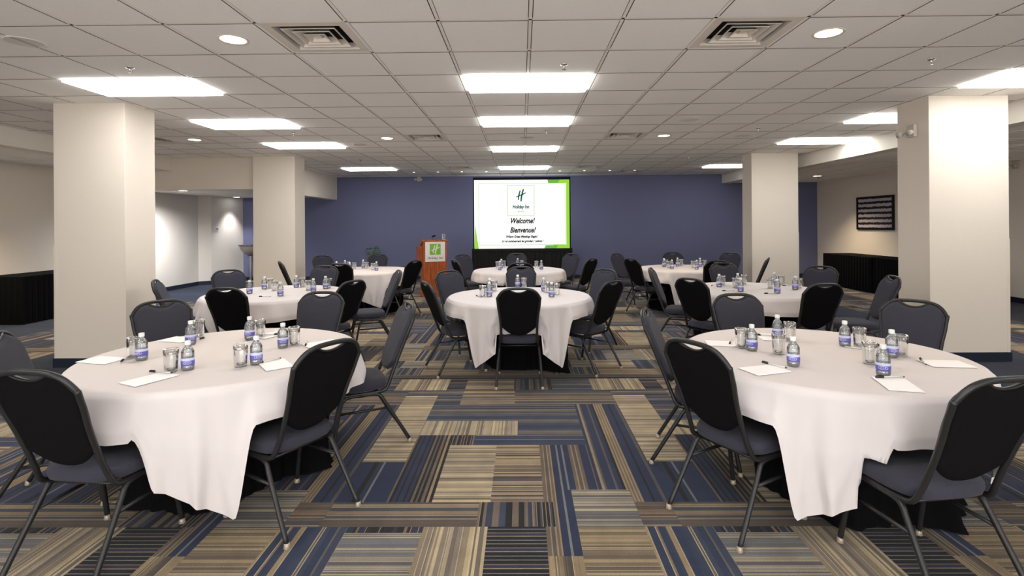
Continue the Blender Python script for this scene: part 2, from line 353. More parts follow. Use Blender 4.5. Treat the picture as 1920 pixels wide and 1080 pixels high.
def make_floor():
    verts = []; faces = []; cols = []
    st = {k: stripes(k) for k in range(len(RECTS))}
    def put(x0, x1, y0, y1, c):
        if x1 - x0 < 1e-5 or y1 - y0 < 1e-5: return
        n = len(verts); verts.extend([(x0, y0, 0), (x1, y0, 0), (x1, y1, 0), (x0, y1, 0)]); faces.append((n, n + 1, n + 2, n + 3)); cols.append(c)
    def navy(x0, x1, y0, y1, seed):
        rnd = random.Random(seed); y = y0
        while y < y1:
            e = min(y1, y + rnd.choice((0.12, 0.3, 0.5))); put(x0, x1, y, e, rnd.choice(PAL['band'])); y = e
    # plain navy bands along the columns and walls; the weave fills the rest
    zones = [(-7.0, -5.65, YF, 10.4), (-4.2, 4.25, YF, YB), (5.7, 7.45, YF, YB)]
    navy(XL, -7.0, YF, YB, 1); navy(-7.0, -5.65, 10.4, YB, 5); navy(-5.65, -4.2, YF, YB, 2); navy(4.25, 5.7, YF, YB, 3); navy(7.45, XR, YF, YB, 4)
    bl = blocks()
    for zx0, zx1, zy0, zy1 in zones:
        for ix in range(math.floor((zx0 - X0) / PX), math.floor((zx1 - X0) / PX) + 1):
            for iy in range(math.floor((zy0 - Y0) / PY), math.floor((zy1 - Y0) / PY) + 1):
                ox, oy = ix * PX, iy * PY
                for x0, x1, y0, y1, k in bl:
                    V = RECTS[k][4] == 'V'
                    for a, b, c in st[k]:
                        if V: u0, u1, v0, v1 = max(a, x0), min(b, x1), y0, y1
                        else: u0, u1, v0, v1 = x0, x1, max(a, y0), min(b, y1)
                        u0 = max(u0 + ox, zx0); u1 = min(u1 + ox, zx1); v0 = max(v0 + oy, zy0); v1 = min(v1 + oy, zy1)
                        if u1 > u0 and v1 > v0: put(u0, u1, v0, v1, c)
    n = len(verts)   # slab under the pile
    z = -0.08; verts.extend([(XL - .3, YF - .3, z), (XR + .3, YF - .3, z), (XR + .3, YB + .3, z), (XL - .3, YB + .3, z), (XL - .3, YF - .3, -.001), (XR + .3, YF - .3, -.001), (XR + .3, YB + .3, -.001), (XL - .3, YB + .3, -.001)])
    for q in ((0, 3, 2, 1), (4, 5, 6, 7), (0, 1, 5, 4), (1, 2, 6, 5), (2, 3, 7, 6), (3, 0, 4, 7)): faces.append(tuple(n + i for i in q)); cols.append((60, 60, 66))
    me = bpy.data.meshes.new('floor'); me.from_pydata(verts, [], faces); me.materials.append(M['carpet'])
    at = me.attributes.new('stripe', 'FLOAT_COLOR', 'FACE')
    lin = {c: srgb(*c) for c in set(cols)}; flat = []
    for c in cols: flat.extend(lin[c])
    at.data.foreach_set('color', flat)
    o = bpy.data.objects.new('floor', me); C.objects.link(o); tag(o, kind='structure')
make_floor()

# ------------------------------------------------------------------ walls
T = 0.15
struct('wall_back', B(-8.6, XR + T, YB, YB + T, 0, 3.0), M['navy_wall'])
struct('wall_front', B(XL - T, XR + T, YF - T, YF, 0, 3.0), M['wall_white'])
bm = bmesh.new(); box(bm, XL - T, XL, YF, 10.6, 0, 3.0); box(bm, XL, -8.40, 10.25, 10.6, 0, 3.0); struct('wall_left', bm, M['wall'])
bm = bmesh.new()
for a, b in (((-8.40, 10.6), (-8.36, 13.32)), ((-8.36, 13.32), (-8.14, 13.52)), ((-8.14, 13.52), (-7.80, YB))):
    d = (Vector((b[0], b[1])) - Vector((a[0], a[1]))).normalized(); nx, ny = -d.y * .2, d.x * .2
    lo = [(a[0], a[1]), (b[0], b[1]), (b[0] + nx, b[1] + ny), (a[0] + nx, a[1] + ny)]
    v0 = [bm.verts.new((x, y, 0)) for x, y in lo]; v1 = [bm.verts.new((x, y, 2.9)) for x, y in lo]
    bm.faces.new(v0[::-1]); bm.faces.new(v1)
    for i in range(4): bm.faces.new((v0[i], v0[(i + 1) % 4], v1[(i + 1) % 4], v1[i]))
struct('wall_alcove', bm, M['wall_white'])
bm = bmesh.new(); box(bm, XR, XR + T, YF, 10.6, 0, 3.0); box(bm, 8.2, XR + T, 10.6, YB, 0, 3.0); struct('wall_right', bm, M['wall'])
# baseboards
bm = bmesh.new(); box(bm, -7.8, 8.2, YB - .012, YB, 0, .1); struct('baseboard_back', bm, M['baseboard'])
bm = bmesh.new(); box(bm, XR - .012, XR, YF, 10.6, 0, .1); box(bm, 8.188, 8.2, 10.6, YB, 0, .1); box(bm, 8.188, XR, 10.588, 10.6, 0, .1); struct('baseboard_right', bm, M['baseboard'])
bm = bmesh.new(); box(bm, XL, XL + .012, YF, 10.25, 0, .1)
for a, b in (((-8.40, 10.6), (-8.36, 13.32)), ((-8.36, 13.32), (-8.14, 13.52)), ((-8.14, 13.52), (-7.80, YB))):
    d = (Vector(b) - Vector(a)).normalized(); nx, ny = d.y * .012, -d.x * .012
    v0 = [bm.verts.new((x, y, 0)) for x, y in (a, b, (b[0] + nx, b[1] + ny), (a[0] + nx, a[1] + ny))]
    v1 = [bm.verts.new((v.co.x, v.co.y, .1)) for v in v0]
    bm.faces.new(v1)
    for i in range(4): bm.faces.new((v0[i], v0[(i + 1) % 4], v1[(i + 1) % 4], v1[i]))
struct('baseboard_left', bm, M['baseboard'])
# bulkheads: long soffits either side and the dropped box over the alcove
bm = bmesh.new(); box(bm, 5.57, 5.82, YF, YB, LOWC - .01, 3.0); struct('wall_beam_right', bm, M['plaster'])
bm = bmesh.new(); box(bm, -7.08, -6.83, YF, 10.1, LOWC - .01, 3.0); struct('wall_beam_left', bm, M['plaster'])
bm = bmesh.new(); box(bm, XL, -5.15, 10.1, 10.3, 2.24, 3.0); box(bm, -5.35, -5.15, 10.3, YB, 2.24, 3.0); struct('wall_bulkhead', bm, M['wall'])
bm = bmesh.new(); box(bm, XL, -5.35, 10.3, YB, 2.31, 2.36); struct('ceiling_alcove', bm, M['plaster'])
# columns
for i, (x0, x1, y0, y1) in enumerate(((-5.06, -4.28, 5.56, 6.02), (4.39, 5.24, 5.62, 6.09), (-5.17, -4.36, 9.94, 10.40), (4.47, 5.37, 10.1, 10.53))):
    bm = B(x0, x1, y0, y1, 0, CEIL, bev=0.006)
    o = struct('column_%d' % (i + 1), bm, M['wall'])
    # plastic corner guards on the lower part of the column
    bm = bmesh.new()
    for cx, sx in ((x0, -1), (x1, 1)):
        box(bm, min(cx + sx * .002, cx - sx * .03), max(cx + sx * .002, cx - sx * .03), y0 - .003, y0 - .001, .1, 1.32)
        box(bm, min(cx + sx * .001, cx + sx * .003), max(cx + sx * .001, cx + sx * .003), y0 - .003, y0 + .03, .1, 1.32)
    struct('trim_%d' % (i + 1), bm, M['wall'])
    struct('baseboard_column_%d' % (i + 1), B(x0 - .012, x1 + .012, y0 - .012, y1 + .012, 0, .1), M['baseboard'])

# ------------------------------------------------------------------ suspended ceiling, 0.61 m grid
G0, H0, GS = 0.0687, 3.4201, 0.61
def gx(i): return G0 + GS * i
def gy(j): return H0 + GS * j
LIGHTS = [(i, j) for i in (-7, -1, 7) for j in (-10, -7, -4, 2, 5)] + [(-7, 8), (-1, 9), (7, 8), (-7, 14), (-1, 14), (7, 14)]
VENTS = [(-3, 0), (2, 0), (-3, 7), (2, 7), (-3, 14), (2, 14), (4, 16), (-10, 7)]
lit = {(i + a, j) for i, j in LIGHTS for a in (0, 1)}; hole = lit | set(VENTS)
bmt = bmesh.new(); bmb = bmesh.new()
XA, XB = -6.83, 5.57
def span(i): return max(gx(i), XA), min(gx(i + 1), XB)
def spany(j): return max(gy(j), YF), min(gy(j + 1), YB)
for i in range(-12, 10):
    x0, x1 = span(i)
    if x1 - x0 < 0.02: continue
    for j in range(-11, 19):
        y0, y1 = spany(j)
        if y1 - y0 < 0.02: continue
        if (i, j) not in hole:
            quad(bmt, [(x0, y0, CEIL + .012), (x0, y1, CEIL + .012), (x1, y1, CEIL + .012), (x1, y0, CEIL + .012)], 1)
            g = 0.0165
            if x1 - x0 > .1 and y1 - y0 > .1:
                nf = len(bmt.faces); box(bmt, x0 + g, x1 - g, y0 + g, y1 - g, CEIL - .001, CEIL + .0119, 1); bmt.faces.ensure_lookup_table(); bmt.faces[nf].material_index = 0
        if (i, j) not in lit or (i - 1, j) not in lit or (i, j) not in {(a + 1, b) for a, b in LIGHTS}:
            box(bmb, x0 - .011, x0 + .011, y0, y1, CEIL + .001, CEIL + .012)
        box(bmb, x0, x1, y0 - .011, y0 + .011, CEIL + .001, CEIL + .0118)
quad(bmt, [(XA, YF, 3.0), (XA, YB, 3.0), (XB, YB, 3.0), (XB, YF, 3.0)], 1)
struct('ceiling', bmt, [M['tile'], M['gap_shade']]); struct('trim_ceiling_grid', bmb, M['tbar'])
for nm, xa, xb, ya, yb in (('ceiling_right', 5.82, XR, YF, YB), ('ceiling_left', XL, -7.08, YF, 10.1)):
    bm = bmesh.new()
    for i in range(-16, 16):
        for j in range(-11, 19):
            x0, x1, y0, y1 = max(gx(i), xa), min(gx(i + 1), xb), max(gy(j), ya), min(gy(j + 1), yb)
            if x1 - x0 > .06 and y1 - y0 > .06: box(bm, x0 + .014, x1 - .014, y0 + .014, y1 - .014, LOWC + .004, LOWC + .02, 0)
            if x1 - x0 > .0 and y1 - y0 > .0 and x1 - x0 > .03:
                box(bm, x0 - .0, x0 + .011, y0, y1, LOWC, LOWC + .012, 2); box(bm, x0, x1, y0, y0 + .011, LOWC, LOWC + .0118, 2)
    box(bm, xa, xb, ya, yb, LOWC + .021, LOWC + .05, 1)
    struct(nm, bm, [M['tile'], M['gap_shade'], M['tbar']])

# ------------------------------------------------------------------ ceiling lights
def light_proto():
    t = empty('ceiling_light')
    bm = bmesh.new(); w, d = GS, GS / 2; f = 0.018
    for a in ((-w + .012, w - .012, -d + .012, -d + .012 + f), (-w + .012, w - .012, d - .012 - f, d - .012), (-w + .012, -w + .012 + f, -d + .012, d - .012), (w - .012 - f, w - .012, -d + .012, d - .012)):
        box(bm, *a, -.001, .05)
    box(bm, -w + .012, w - .012, -d + .012, d - .012, .05, .06)
    obj('frame', bm, M['tbar'], t)
    bm = B(-w + .03, w - .03, -d + .03, d - .03, -.024, .004, bev=.004)      # lens lowered below flush, glowing edges added to spill light on the ceiling
    obj('diffuser', bm, M['panel'], t)
    return t
LN = {-7: 'left', -1: 'centre', 7: 'right'}
LJ = {2: 'nearest row in view', 5: 'second row from the front', 8: 'third row from the front', 9: 'third row from the front', 14: 'row closest to the navy wall'}
lp = light_proto(); first = True
for i, j in LIGHTS:
    loc = (gx(i + 1), gy(j) + GS / 2, CEIL)
    if j > 0: lab = 'bright rectangular ceiling light panel, %s column, %s' % (LN[i], LJ[j])
    else: lab = 'ceiling light panel out of the picture, %s column, %s' % (LN[i], {-4: 'just above the camera', -7: 'second row behind', -10: 'last row behind'}[j])
    if first: lp.location = loc; tag(lp, lab, 'ceiling light', 'ceiling light panels'); first = False
    else: dup(lp, loc, 0, lab, 'ceiling light panels')

def down_proto(m, r=0.085):
    t = empty('downlight')
    bm = bmesh.new(); lathe(bm, [(r, .004), (r + .004, -.004), (r + .02, -.006), (r + .024, .004)], 28); obj('trim_ring', bm, M['trim_metal'], t, True)
    bm = bmesh.new(); vs = [bm.verts.new((r * math.cos(2 * PI * k / 28), r * math.sin(2 * PI * k / 28), -.002)) for k in range(28)]; bm.faces.new(vs[::-1]); obj('lamp', bm, m, t)
    return t
def spotlamp(parent, watts, col, size=110, blend=0.7):
    l = bpy.data.lights.new('lamp_light', 'SPOT'); l.energy = watts; l.color = col; l.spot_size = math.radians(size); l.spot_blend = blend; l.shadow_soft_size = 0.05
    o = bpy.data.objects.new('lamp_light', l); C.objects.link(o); o.parent = parent; o.location = (0, 0, -.03)
warm, cool = (1, .80, .55), (.97, .98, 1)
dw = down_proto(M['lamp']); dc = down_proto(M['lamp_cool'])
ds = down_proto(M['lamp'], 0.03)
DL = [(-2.07, 3.72, CEIL, 'large round downlight in the ceiling beside the front left vent', SPOT * .3, warm, 110),
      (2.2, 3.72, CEIL, 'large round downlight in the ceiling beside the front right vent', SPOT * .3, warm, 110),
      (-5.05, 7.98, CEIL, 'round downlight beyond the front left column', SPOT * .6, warm, 110),
      (-2.07, 8.0, CEIL, 'round downlight left of the middle left vent', SPOT * .5, warm, 110),
      (2.2, 8.0, CEIL, 'round downlight right of the middle right vent', SPOT * .5, warm, 110),
      (-7.62, 7.24, LOWC, 'warm round downlight over the black draped table at the left wall', SPOT * 1.2, warm, 110),
      (7.1, 12.5, LOWC, 'warm round downlight before the striped picture on the right wall', SPOT * 1.1, warm, 110),
      (7.1, 6.0, LOWC, 'round downlight over the right side aisle, hidden by the column', SPOT, warm, 110),
      (-7.42, 11.3, 2.31, 'cool round downlight in the alcove ceiling, nearer one', SPOT * 2.0, cool, 160),
      (-7.70, 13.95, 2.31, 'cool round downlight in the alcove ceiling, beside the white wall', SPOT * .7, cool, 70)]
used = set()
for (x, y, z, lab, w, col, sz) in DL:
    src = dc if 'cool' in lab else dw
    if src not in used: used.add(src); o = src
    else: o = src.copy(); C.objects.link(o)
    o.location = (x, y, z); tag(o, lab, 'downlight')
    if o is not src:
        for ch in src.children:
            if ch.type == 'MESH': c = ch.copy(); C.objects.link(c); c.parent = o
    spotlamp(o, w, col, sz, .85)
NUMS = ['first', 'second', 'third', 'fourth', 'fifth', 'sixth', 'seventh', 'eighth', 'ninth']
xs = [-2.72, -2.11, -1.5, -.88, .98, 1.6, 2.24, 2.87]
for k, x in enumerate(xs):
    o = ds if k == 0 else dup(ds, (x, 13.13, CEIL))
    o.location = (x, 13.13, CEIL); tag(o, 'tiny spot light in the ceiling before the navy wall, %s from the left' % NUMS[k], 'spot light', 'row of small spot lights before the navy wall')

# vents, speakers, sprinklers
def vent_proto():
    t = empty('ceiling_vent'); h = GS / 2 - .012
    bm = bmesh.new(); v = [[bm.verts.new((sx * r, sy * r, z)) for sx, sy in ((-1, -1), (1, -1), (1, 1), (-1, 1))] for r, z in ((h, 0), (h - .060, 0), (h - .064, .05))]
    for a, b in zip(v, v[1:]):
        for k in range(4): bm.faces.new((a[k], b[k], b[(k + 1) % 4], a[(k + 1) % 4]))
    obj('frame', bm, M['vent'], t)
    for q, r in enumerate((0.178, 0.122, 0.066)):     # sloping blades, white underneath, upper side painted dark as shade
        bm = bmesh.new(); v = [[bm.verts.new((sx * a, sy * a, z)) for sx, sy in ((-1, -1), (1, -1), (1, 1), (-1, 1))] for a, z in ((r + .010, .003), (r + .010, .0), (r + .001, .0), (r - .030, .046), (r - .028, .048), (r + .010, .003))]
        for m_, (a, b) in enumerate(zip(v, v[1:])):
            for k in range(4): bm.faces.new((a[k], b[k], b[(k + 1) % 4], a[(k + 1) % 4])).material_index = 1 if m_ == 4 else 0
        obj('louvre_ring', bm, [M['vent'], M['vent_shade']], t)
    obj('centre_plate', B(-.024, .024, -.024, .024, .012, .016), M['vent'], t)
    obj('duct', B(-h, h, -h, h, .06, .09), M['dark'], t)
    return t
vp = vent_proto()
VL = {(-3, 0): 'square ceiling vent at the front left', (2, 0): 'square ceiling vent at the front right', (-3, 7): 'square ceiling vent left of the third centre light', (2, 7): 'square ceiling vent right of the third centre light',
      (-3, 14): 'small-looking square ceiling vent far left of the last centre light', (2, 14): 'small-looking square ceiling vent right of the last centre light', (4, 16): 'farthest square ceiling vent, close to the navy wall', (-10, 7): 'square ceiling vent beyond the front left column'}
for k, (i, j) in enumerate(VENTS):
    loc = (gx(i) + GS / 2, gy(j) + GS / 2, CEIL + .002)
    o = vp if k == 0 else dup(vp, loc)
    o.location = loc; tag(o, VL.get((i, j), 'square ceiling vent behind the camera'), 'vent', 'square air diffusers in the ceiling')
def sprk():
    t = empty('sprinkler_head')
    bm = bmesh.new(); lathe(bm, [(.032, 0), (.034, -.006), (.012, -.012)], 16); obj('escutcheon', bm, M['chrome'], t, True)
    bm = bmesh.new(); lathe(bm, [(.009, -.008), (.009, -.03), (.003, -.036), (.003, -.044)], 10)
    for s in (-1, 1): tube(bm, smooth_path([(s * .006, 0, -.012), (s * .014, 0, -.026), (0, 0, -.042)], 3), .0022, 6)
    obj('nozzle', bm, M['chrome'], t, True)
    bm = bmesh.new(); lathe(bm, [(.0001, -.044), (.016, -.045), (.016, -.047), (.0001, -.048)], 14); obj('deflector', bm, M['chrome'], t)
    return t
sp = sprk(); SP = [(-3.3, 4.35, 'over the front left light panel'), (.37, 4.39, 'before the nearest centre light panel'), (3.42, 4.35, 'before the front right light panel'), (.37, 7.5, 'behind the second centre light'),
 (-3.28, 7.45, 'right of the second left light'), (3.4, 7.45, 'left of the third right light'), (.35, 10.65, 'between the last two centre lights'), (-3.3, 10.6, 'before the farthest left light'), (3.42, 10.6, 'before the farthest right light')]
for k, (x, y, d) in enumerate(SP):
    o = sp if k == 0 else dup(sp, (x, y, CEIL + .003)); o.location = (x, y, CEIL + .003); tag(o, 'small metal sprinkler head in the ceiling ' + d, 'sprinkler', 'ceiling sprinkler heads')
for k, (x, y, z, d) in enumerate(((7.55, 10.2, LOWC, 'low ceiling beyond the right columns, nearer one'), (7.35, 12.9, LOWC, 'low ceiling beyond the right columns, farther one'), (8.45, 8.2, LOWC, 'low ceiling right of the front right column'), (-7.0, 13.6, 2.31, 'alcove ceiling'))):
    o = dup(sp, (x, y, z + .003)); tag(o, 'small metal sprinkler head in the ' + d, 'sprinkler', 'ceiling sprinkler heads')
def spk():
    t = empty('ceiling_speaker')
    bm = bmesh.new(); lathe(bm, [(.125, .0), (.122, -.008), (.11, -.008)], 32); obj('rim', bm, M['tbar'], t, True)
    bm = bmesh.new(); vs = [bm.verts.new((.112 * math.cos(2 * PI * k / 32), .112 * math.sin(2 * PI * k / 32), -.005)) for k in range(32)]; bm.faces.new(vs[::-1]); obj('grille', bm, M['speaker'], t)
    return t
M['speaker'] = mat('speaker_grille', srgb(196, 187, 178), 0.6, bump=0.8, bscale=300)
ss_ = spk()
for k, (x, y, d) in enumerate(((-3.59, 3.72, 'at the far left front'), (2.2, 6.78, 'right of the second centre light'), (.1, 8.05, 'before the third centre light'), (-2.68, 8.6, 'right of the third left light'), (3.43, 8.05, 'left of the third right light'))):
    o = ss_ if k == 0 else dup(ss_, (x, y, CEIL)); o.location = (x, y, CEIL + .004); tag(o, 'round flush ceiling speaker ' + d, 'speaker', 'round ceiling speakers')

# ------------------------------------------------------------------ banquet chairs
# local frame: origin midway between the rear feet, facing +Y, width along X
def lerp(pts, z):
    for (a, p), (b, q) in zip(pts, pts[1:]):
        if z <= b: t = max(0, (z - a) / (b - a)); t = t * t * (3 - 2 * t); return p + (q - p) * t
    return pts[-1][1]
def hw(z): return lerp([(.38, .178), (.48, .168), (.62, .170), (.76, .188), (.86, .198), (.94, .198)], z)   # half width of the frame at height z
def hp(z): return min(hw(z) - .004, lerp([(.46, .152), (.60, .164), (.76, .184), (.86, .194), (.94, .194)], z))   # half width of the pad
def by(z): return .135 - (z - .41) * .39    # lean of the back
def top0(u): return .930 - .014 * u * u - .085 * abs(u) ** 5
def dip(u): return .036 * max(0, 1 - (u / .44) ** 2) ** .8
def chair_proto():
    t = empty('banquet_chair')
    # frame of the back running down and forward under the seat
    rt = []
    for x, y, z in ((.186, .50, .372), (.186, .34, .368), (.184, .23, .367), (.182, .175, .372), (.179, .146, .392)): rt.append((x, y, z))
    for z in (.45, .52, .60, .68, .75, .80): rt.append((hw(z), by(z), z))
    rt.append((hw(.83), by(.845), .842))
    for u in (.97, .90, .8, .66, .45, .22): z = top0(u); rt.append((u * hw(z), by(z), z))
    lt = [(-x, y, z) for x, y, z in rt][::-1]; path = smooth_path(rt + [(0, by(top0(0)), top0(0))] + lt, 4)
    bm = bmesh.new(); tube(bm, path, .0125, 10); obj('back_frame', bm, M['frame'], t, True)
    # cushioned front and flat black rear of the back
    def edge(u, v): # v 0..1 bottom to top
        zb = .472 + .085 * abs(u) ** 2.4; zt = top0(u) - .006 - dip(u)
        z = zb + (zt - zb) * v; return u * hp(z), z
    def front(u, v):
        u = 2 * u - 1; x, z = edge(u, v)
        e = min(1, (1 - abs(u)) / .10) ; f = min(1, v / .06, (1 - v) / .06)
        th = .030 * (1 - (1 - e) ** 2) ** .5 * (1 - (1 - f) ** 2) ** .5 + .004 * math.sin(PI * v) * (1 - u * u)
        return (x, by(z) + .002 + th, z)
    def rear(u, v):
        u = 2 * u - 1; x, z = edge(u, v)
        e = min(1, (1 - abs(u)) / .08); f = min(1, v / .05, (1 - v) / .05)
        return (x, by(z) + .002 - .011 * (1 - (1 - e) ** 2) ** .5 * (1 - (1 - f) ** 2) ** .5, z)
    bm = bmesh.new(); gridsurf(bm, front, 30, 26); obj('backrest', bm, M['seat_fabric'], t, True)
    bm = bmesh.new(); gridsurf(bm, lambda u, v: rear(1 - u, v), 30, 26); obj('back_panel', bm, M['back_fabric'], t, True)
    # chrome trimmed handle slot under the top rail
    bm = bmesh.new(); up = []
    for k in range(9): u = -.44 + .88 * k / 8; z = top0(u) - .008 - dip(u); up.append((u * hw(z), by(z) + .002, z + .004))
    tube(bm, up, .006, 6, r2=.014); obj('handle_trim', bm, M['frame'], t, True)
    # seat cushion
    def seat(a, v):
        th = 2 * PI * a; c, s_ = math.cos(th), math.sin(th); p = 4.2
        k = 1 / (abs(c) ** p + abs(s_) ** p) ** (1 / p); X = c * k; Y = s_ * k
        prof = [(0, .384), (.90, .384), (.975, .388), (1.0, .406), (.995, .426), (.96, .442), (.85, .452), (.55, .459), (.25, .461), (0.001, .461)]
        q = v * (len(prof) - 1); i = min(int(q), len(prof) - 2); f = q - i
        r = prof[i][0] + (prof[i + 1][0] - prof[i][0]) * f; z = prof[i][1] + (prof[i + 1][1] - prof[i][1]) * f
        y = .345 + .215 * Y * r; w = .196 + .022 * (y - .13) / .43
        if y > .5: z -= .012 * ((y - .5) / .06) ** 2 * (1 if z > .41 else .3)
        return (X * r * w, y, z)
    bm = bmesh.new(); gridsurf(bm, seat, 40, 18, close_u=True); bmesh.ops.remove_doubles(bm, verts=bm.verts, dist=.0005); obj('seat', bm, M['seat_fabric'], t, True)
    for s in (-1, 1):
        fp = smooth_path([(s * .186, .32, .358), (s * .186, .40, .358), (s * .188, .437, .342), (s * .193, .457, .30), (s * .201, .487, .16), (s * .208, .515, .016)], 5)
        rp = smooth_path([(s * .186, .32, .358), (s * .186, .235, .358), (s * .188, .195, .342), (s * .193, .168, .30), (s * .203, .085, .16), (s * .213, 0, .016)], 5)
        for P_ in (fp, rp):
            bm = bmesh.new(); tube(bm, P_, .0125, 8); l = obj('leg', bm, M['frame'], t, True)
            bm = bmesh.new(); lathe(bm, [(.0135, .026), (.0145, .012), (.016, .004), (.015, .0)], 12, P_[-1].x, P_[-1].y, cap=(True, True)); tag(obj('foot_glide', bm, M['glide'], l, True), 'pale foot glide')
        bm = bmesh.new(); tube(bm, [(s * .196, .142, .255), (s * .196, .466, .255)], .009, 8); obj('side_stretcher', bm, M['frame'], t, True)
    for yy in (.20, .43): bm = bmesh.new(); tube(bm, [(-.186, yy, .356), (.186, yy, .356)], .009, 8); obj('cross_rail', bm, M['frame'], t, True)
    return t
# x, y of the rear feet midpoint, facing angle in degrees, label, group
FLT, FRT, CT, C2T, MLT, MRT, BLT, BRT = 'front left table', 'front right table', 'centre table', 'table before the screen', 'second table on the left', 'second table on the right', 'far left table', 'far right table'
CH = [
 ('FL', -1.995, 2.135, 85, 'black-backed banquet chair in the lower left corner, the nearest at the front left table'),
 ('FL', -1.0, 2.60, 149, 'black-backed banquet chair with visible handle slot at the right of the front left table'),
 ('FL', -.89, 3.81, 207, 'banquet chair seen side-on in the aisle beyond the front left table'),
 ('FL', -1.74, 4.44, 268, 'grey-fronted banquet chair behind the front left table, right one of its two'),
 ('FL', -2.78, 3.99, 317, 'grey-fronted banquet chair behind the front left table, beside the beige column'),
 ('FL', -2.84, 2.82, 20, 'banquet chair cut off by the left picture edge, grey front visible'),
 ('C', -.03, 4.745, 90, 'black-backed banquet chair facing away, centred in front of the centre table'),
 ('C', -.93, 5.29, 27, 'black-backed banquet chair turned sideways at the left of the centre table'),
 ('C', .88, 5.27, 135, 'black-backed banquet chair turned sideways at the right of the centre table'),
 ('C', -.89, 6.47, 310, 'grey-fronted banquet chair behind the left side of the centre table'),
 ('C', 1.02, 6.53, 222, 'grey-fronted banquet chair behind the right side of the centre table'),
 ('C', -.01, 6.99, 270, 'grey-fronted banquet chair directly behind the centre table'),
 ('C2', -.02, 7.83, 90, 'black-backed banquet chair at the near side of the table before the screen'),
 ('C2', -.10, 10.25, 270, 'grey-fronted banquet chair just below the projection screen'),
 ('C2', -1.06, 8.6, 25, 'black-backed banquet chair at the left of the table before the screen'),
 ('C2', -1.11, 9.95, 312, 'grey-fronted banquet chair left of the screen, behind its table'),
 ('C2', .93, 10.0, 225, 'grey-fronted banquet chair below the right edge of the screen'),
 ('C2', 1.13, 8.7, 142, 'black-backed banquet chair at the right of the table before the screen'),
 ('BL', -1.80, 8.50, 150, 'black-backed banquet chair before the wooden lectern'),
 ('BL', -2.78, 7.93, 88, 'black-backed banquet chair at the far left table, half hidden behind a grey one'),
 ('BL', -3.92, 8.50, 33, 'dark banquet chair seen nearly edge-on before the farther left column'),
 ('BL', -2.88, 10.3, 268, 'grey-fronted banquet chair in front of the green plant'),
 ('BL', -3.82, 9.95, 312, 'grey-fronted banquet chair behind the far left table, right of the column'),
 ('ML', -2.79, 4.90, 88, 'black-backed banquet chair at the near side of the second left table'),
 ('ML', -1.82, 5.45, 152, 'black-backed banquet chair at the right of the second left table'),
 ('ML', -1.63, 6.60, 205, 'grey banquet chair seen side-on right of the second left table'),
 ('ML', -2.83, 7.38, 268, 'grey-fronted banquet chair directly behind the second left table'),
 ('ML', -3.86, 6.80, 312, 'grey-fronted banquet chair behind the second left table, in front of the farther left column'),
 ('ML', -3.93, 5.62, 24, 'banquet chair seen side-on at the left of the second left table, beside the nearer column'),
 ('MR', 1.80, 5.46, 38, 'black-backed banquet chair at the left of the second right table'),
 ('MR', 2.83, 4.94, 96, 'black-backed banquet chair at the near side of the second right table'),
 ('MR', 3.88, 5.55, 168, 'banquet chair seen side-on at the right of the second right table'),
 ('MR', 3.88, 6.78, 230, 'grey-fronted banquet chair behind the second right table, before the black draped tables'),
 ('MR', 2.89, 7.42, 268, 'grey-fronted banquet chair directly behind the second right table'),
 ('MR', 1.72, 6.70, 338, 'grey banquet chair seen side-on at the left rear of the second right table'),
 ('FR', 1.73, 4.15, 270, 'grey-fronted banquet chair behind the front right table, left one of its two'),
 ('FR', 2.82, 3.78, 222, 'grey-fronted banquet chair behind the front right table, before the beige column'),
 ('FR', .88, 3.47, 340, 'banquet chair seen side-on in the aisle at the left rear of the front right table'),
 ('FR', .88, 2.57, 31, 'black-backed banquet chair at the left of the front right table, near the aisle'),
 ('FR', 1.77, 1.98, 98, 'black-backed banquet chair in the lower right corner, the nearest at the front right table'),
 ('FR', 3.12, 2.84, 181, 'banquet chair at the right picture edge of which only the legs show'),
 ('BR', 2.98, 10.2, 268, 'dark banquet chair behind the far right table, against the navy wall'),
 ('BR', 1.86, 9.95, 312, 'dark banquet chair at the left rear of the far right table'),
 ('BR', 1.86, 8.62, 28, 'black-backed banquet chair at the left of the far right table'),
 ('BR', 2.99, 8.02, 94, 'black-backed banquet chair at the far right table, half hidden behind a grey one'),
 ('BR', 3.97, 9.95, 228, 'grey-fronted banquet chair behind the far right table, left of the column'),
 ('BR', 3.98, 8.55, 150, 'dark banquet chair seen edge-on against the farther right column'),
]
TN = {'FL': FLT, 'FR': FRT, 'C': CT, 'C2': C2T, 'ML': MLT, 'MR': MRT, 'BL': BLT, 'BR': BRT}
cp = chair_proto()
for k, (g, x, y, a, lab) in enumerate(CH):
    loc = (x, y, 0); rz = math.radians(a - 90)
    if k == 0: cp.location = loc; cp.rotation_euler = (0, 0, rz); o = cp
    else: o = dup(cp, loc, rz)
    tag(o, lab, 'chair', 'banquet chairs around the ' + TN[g])

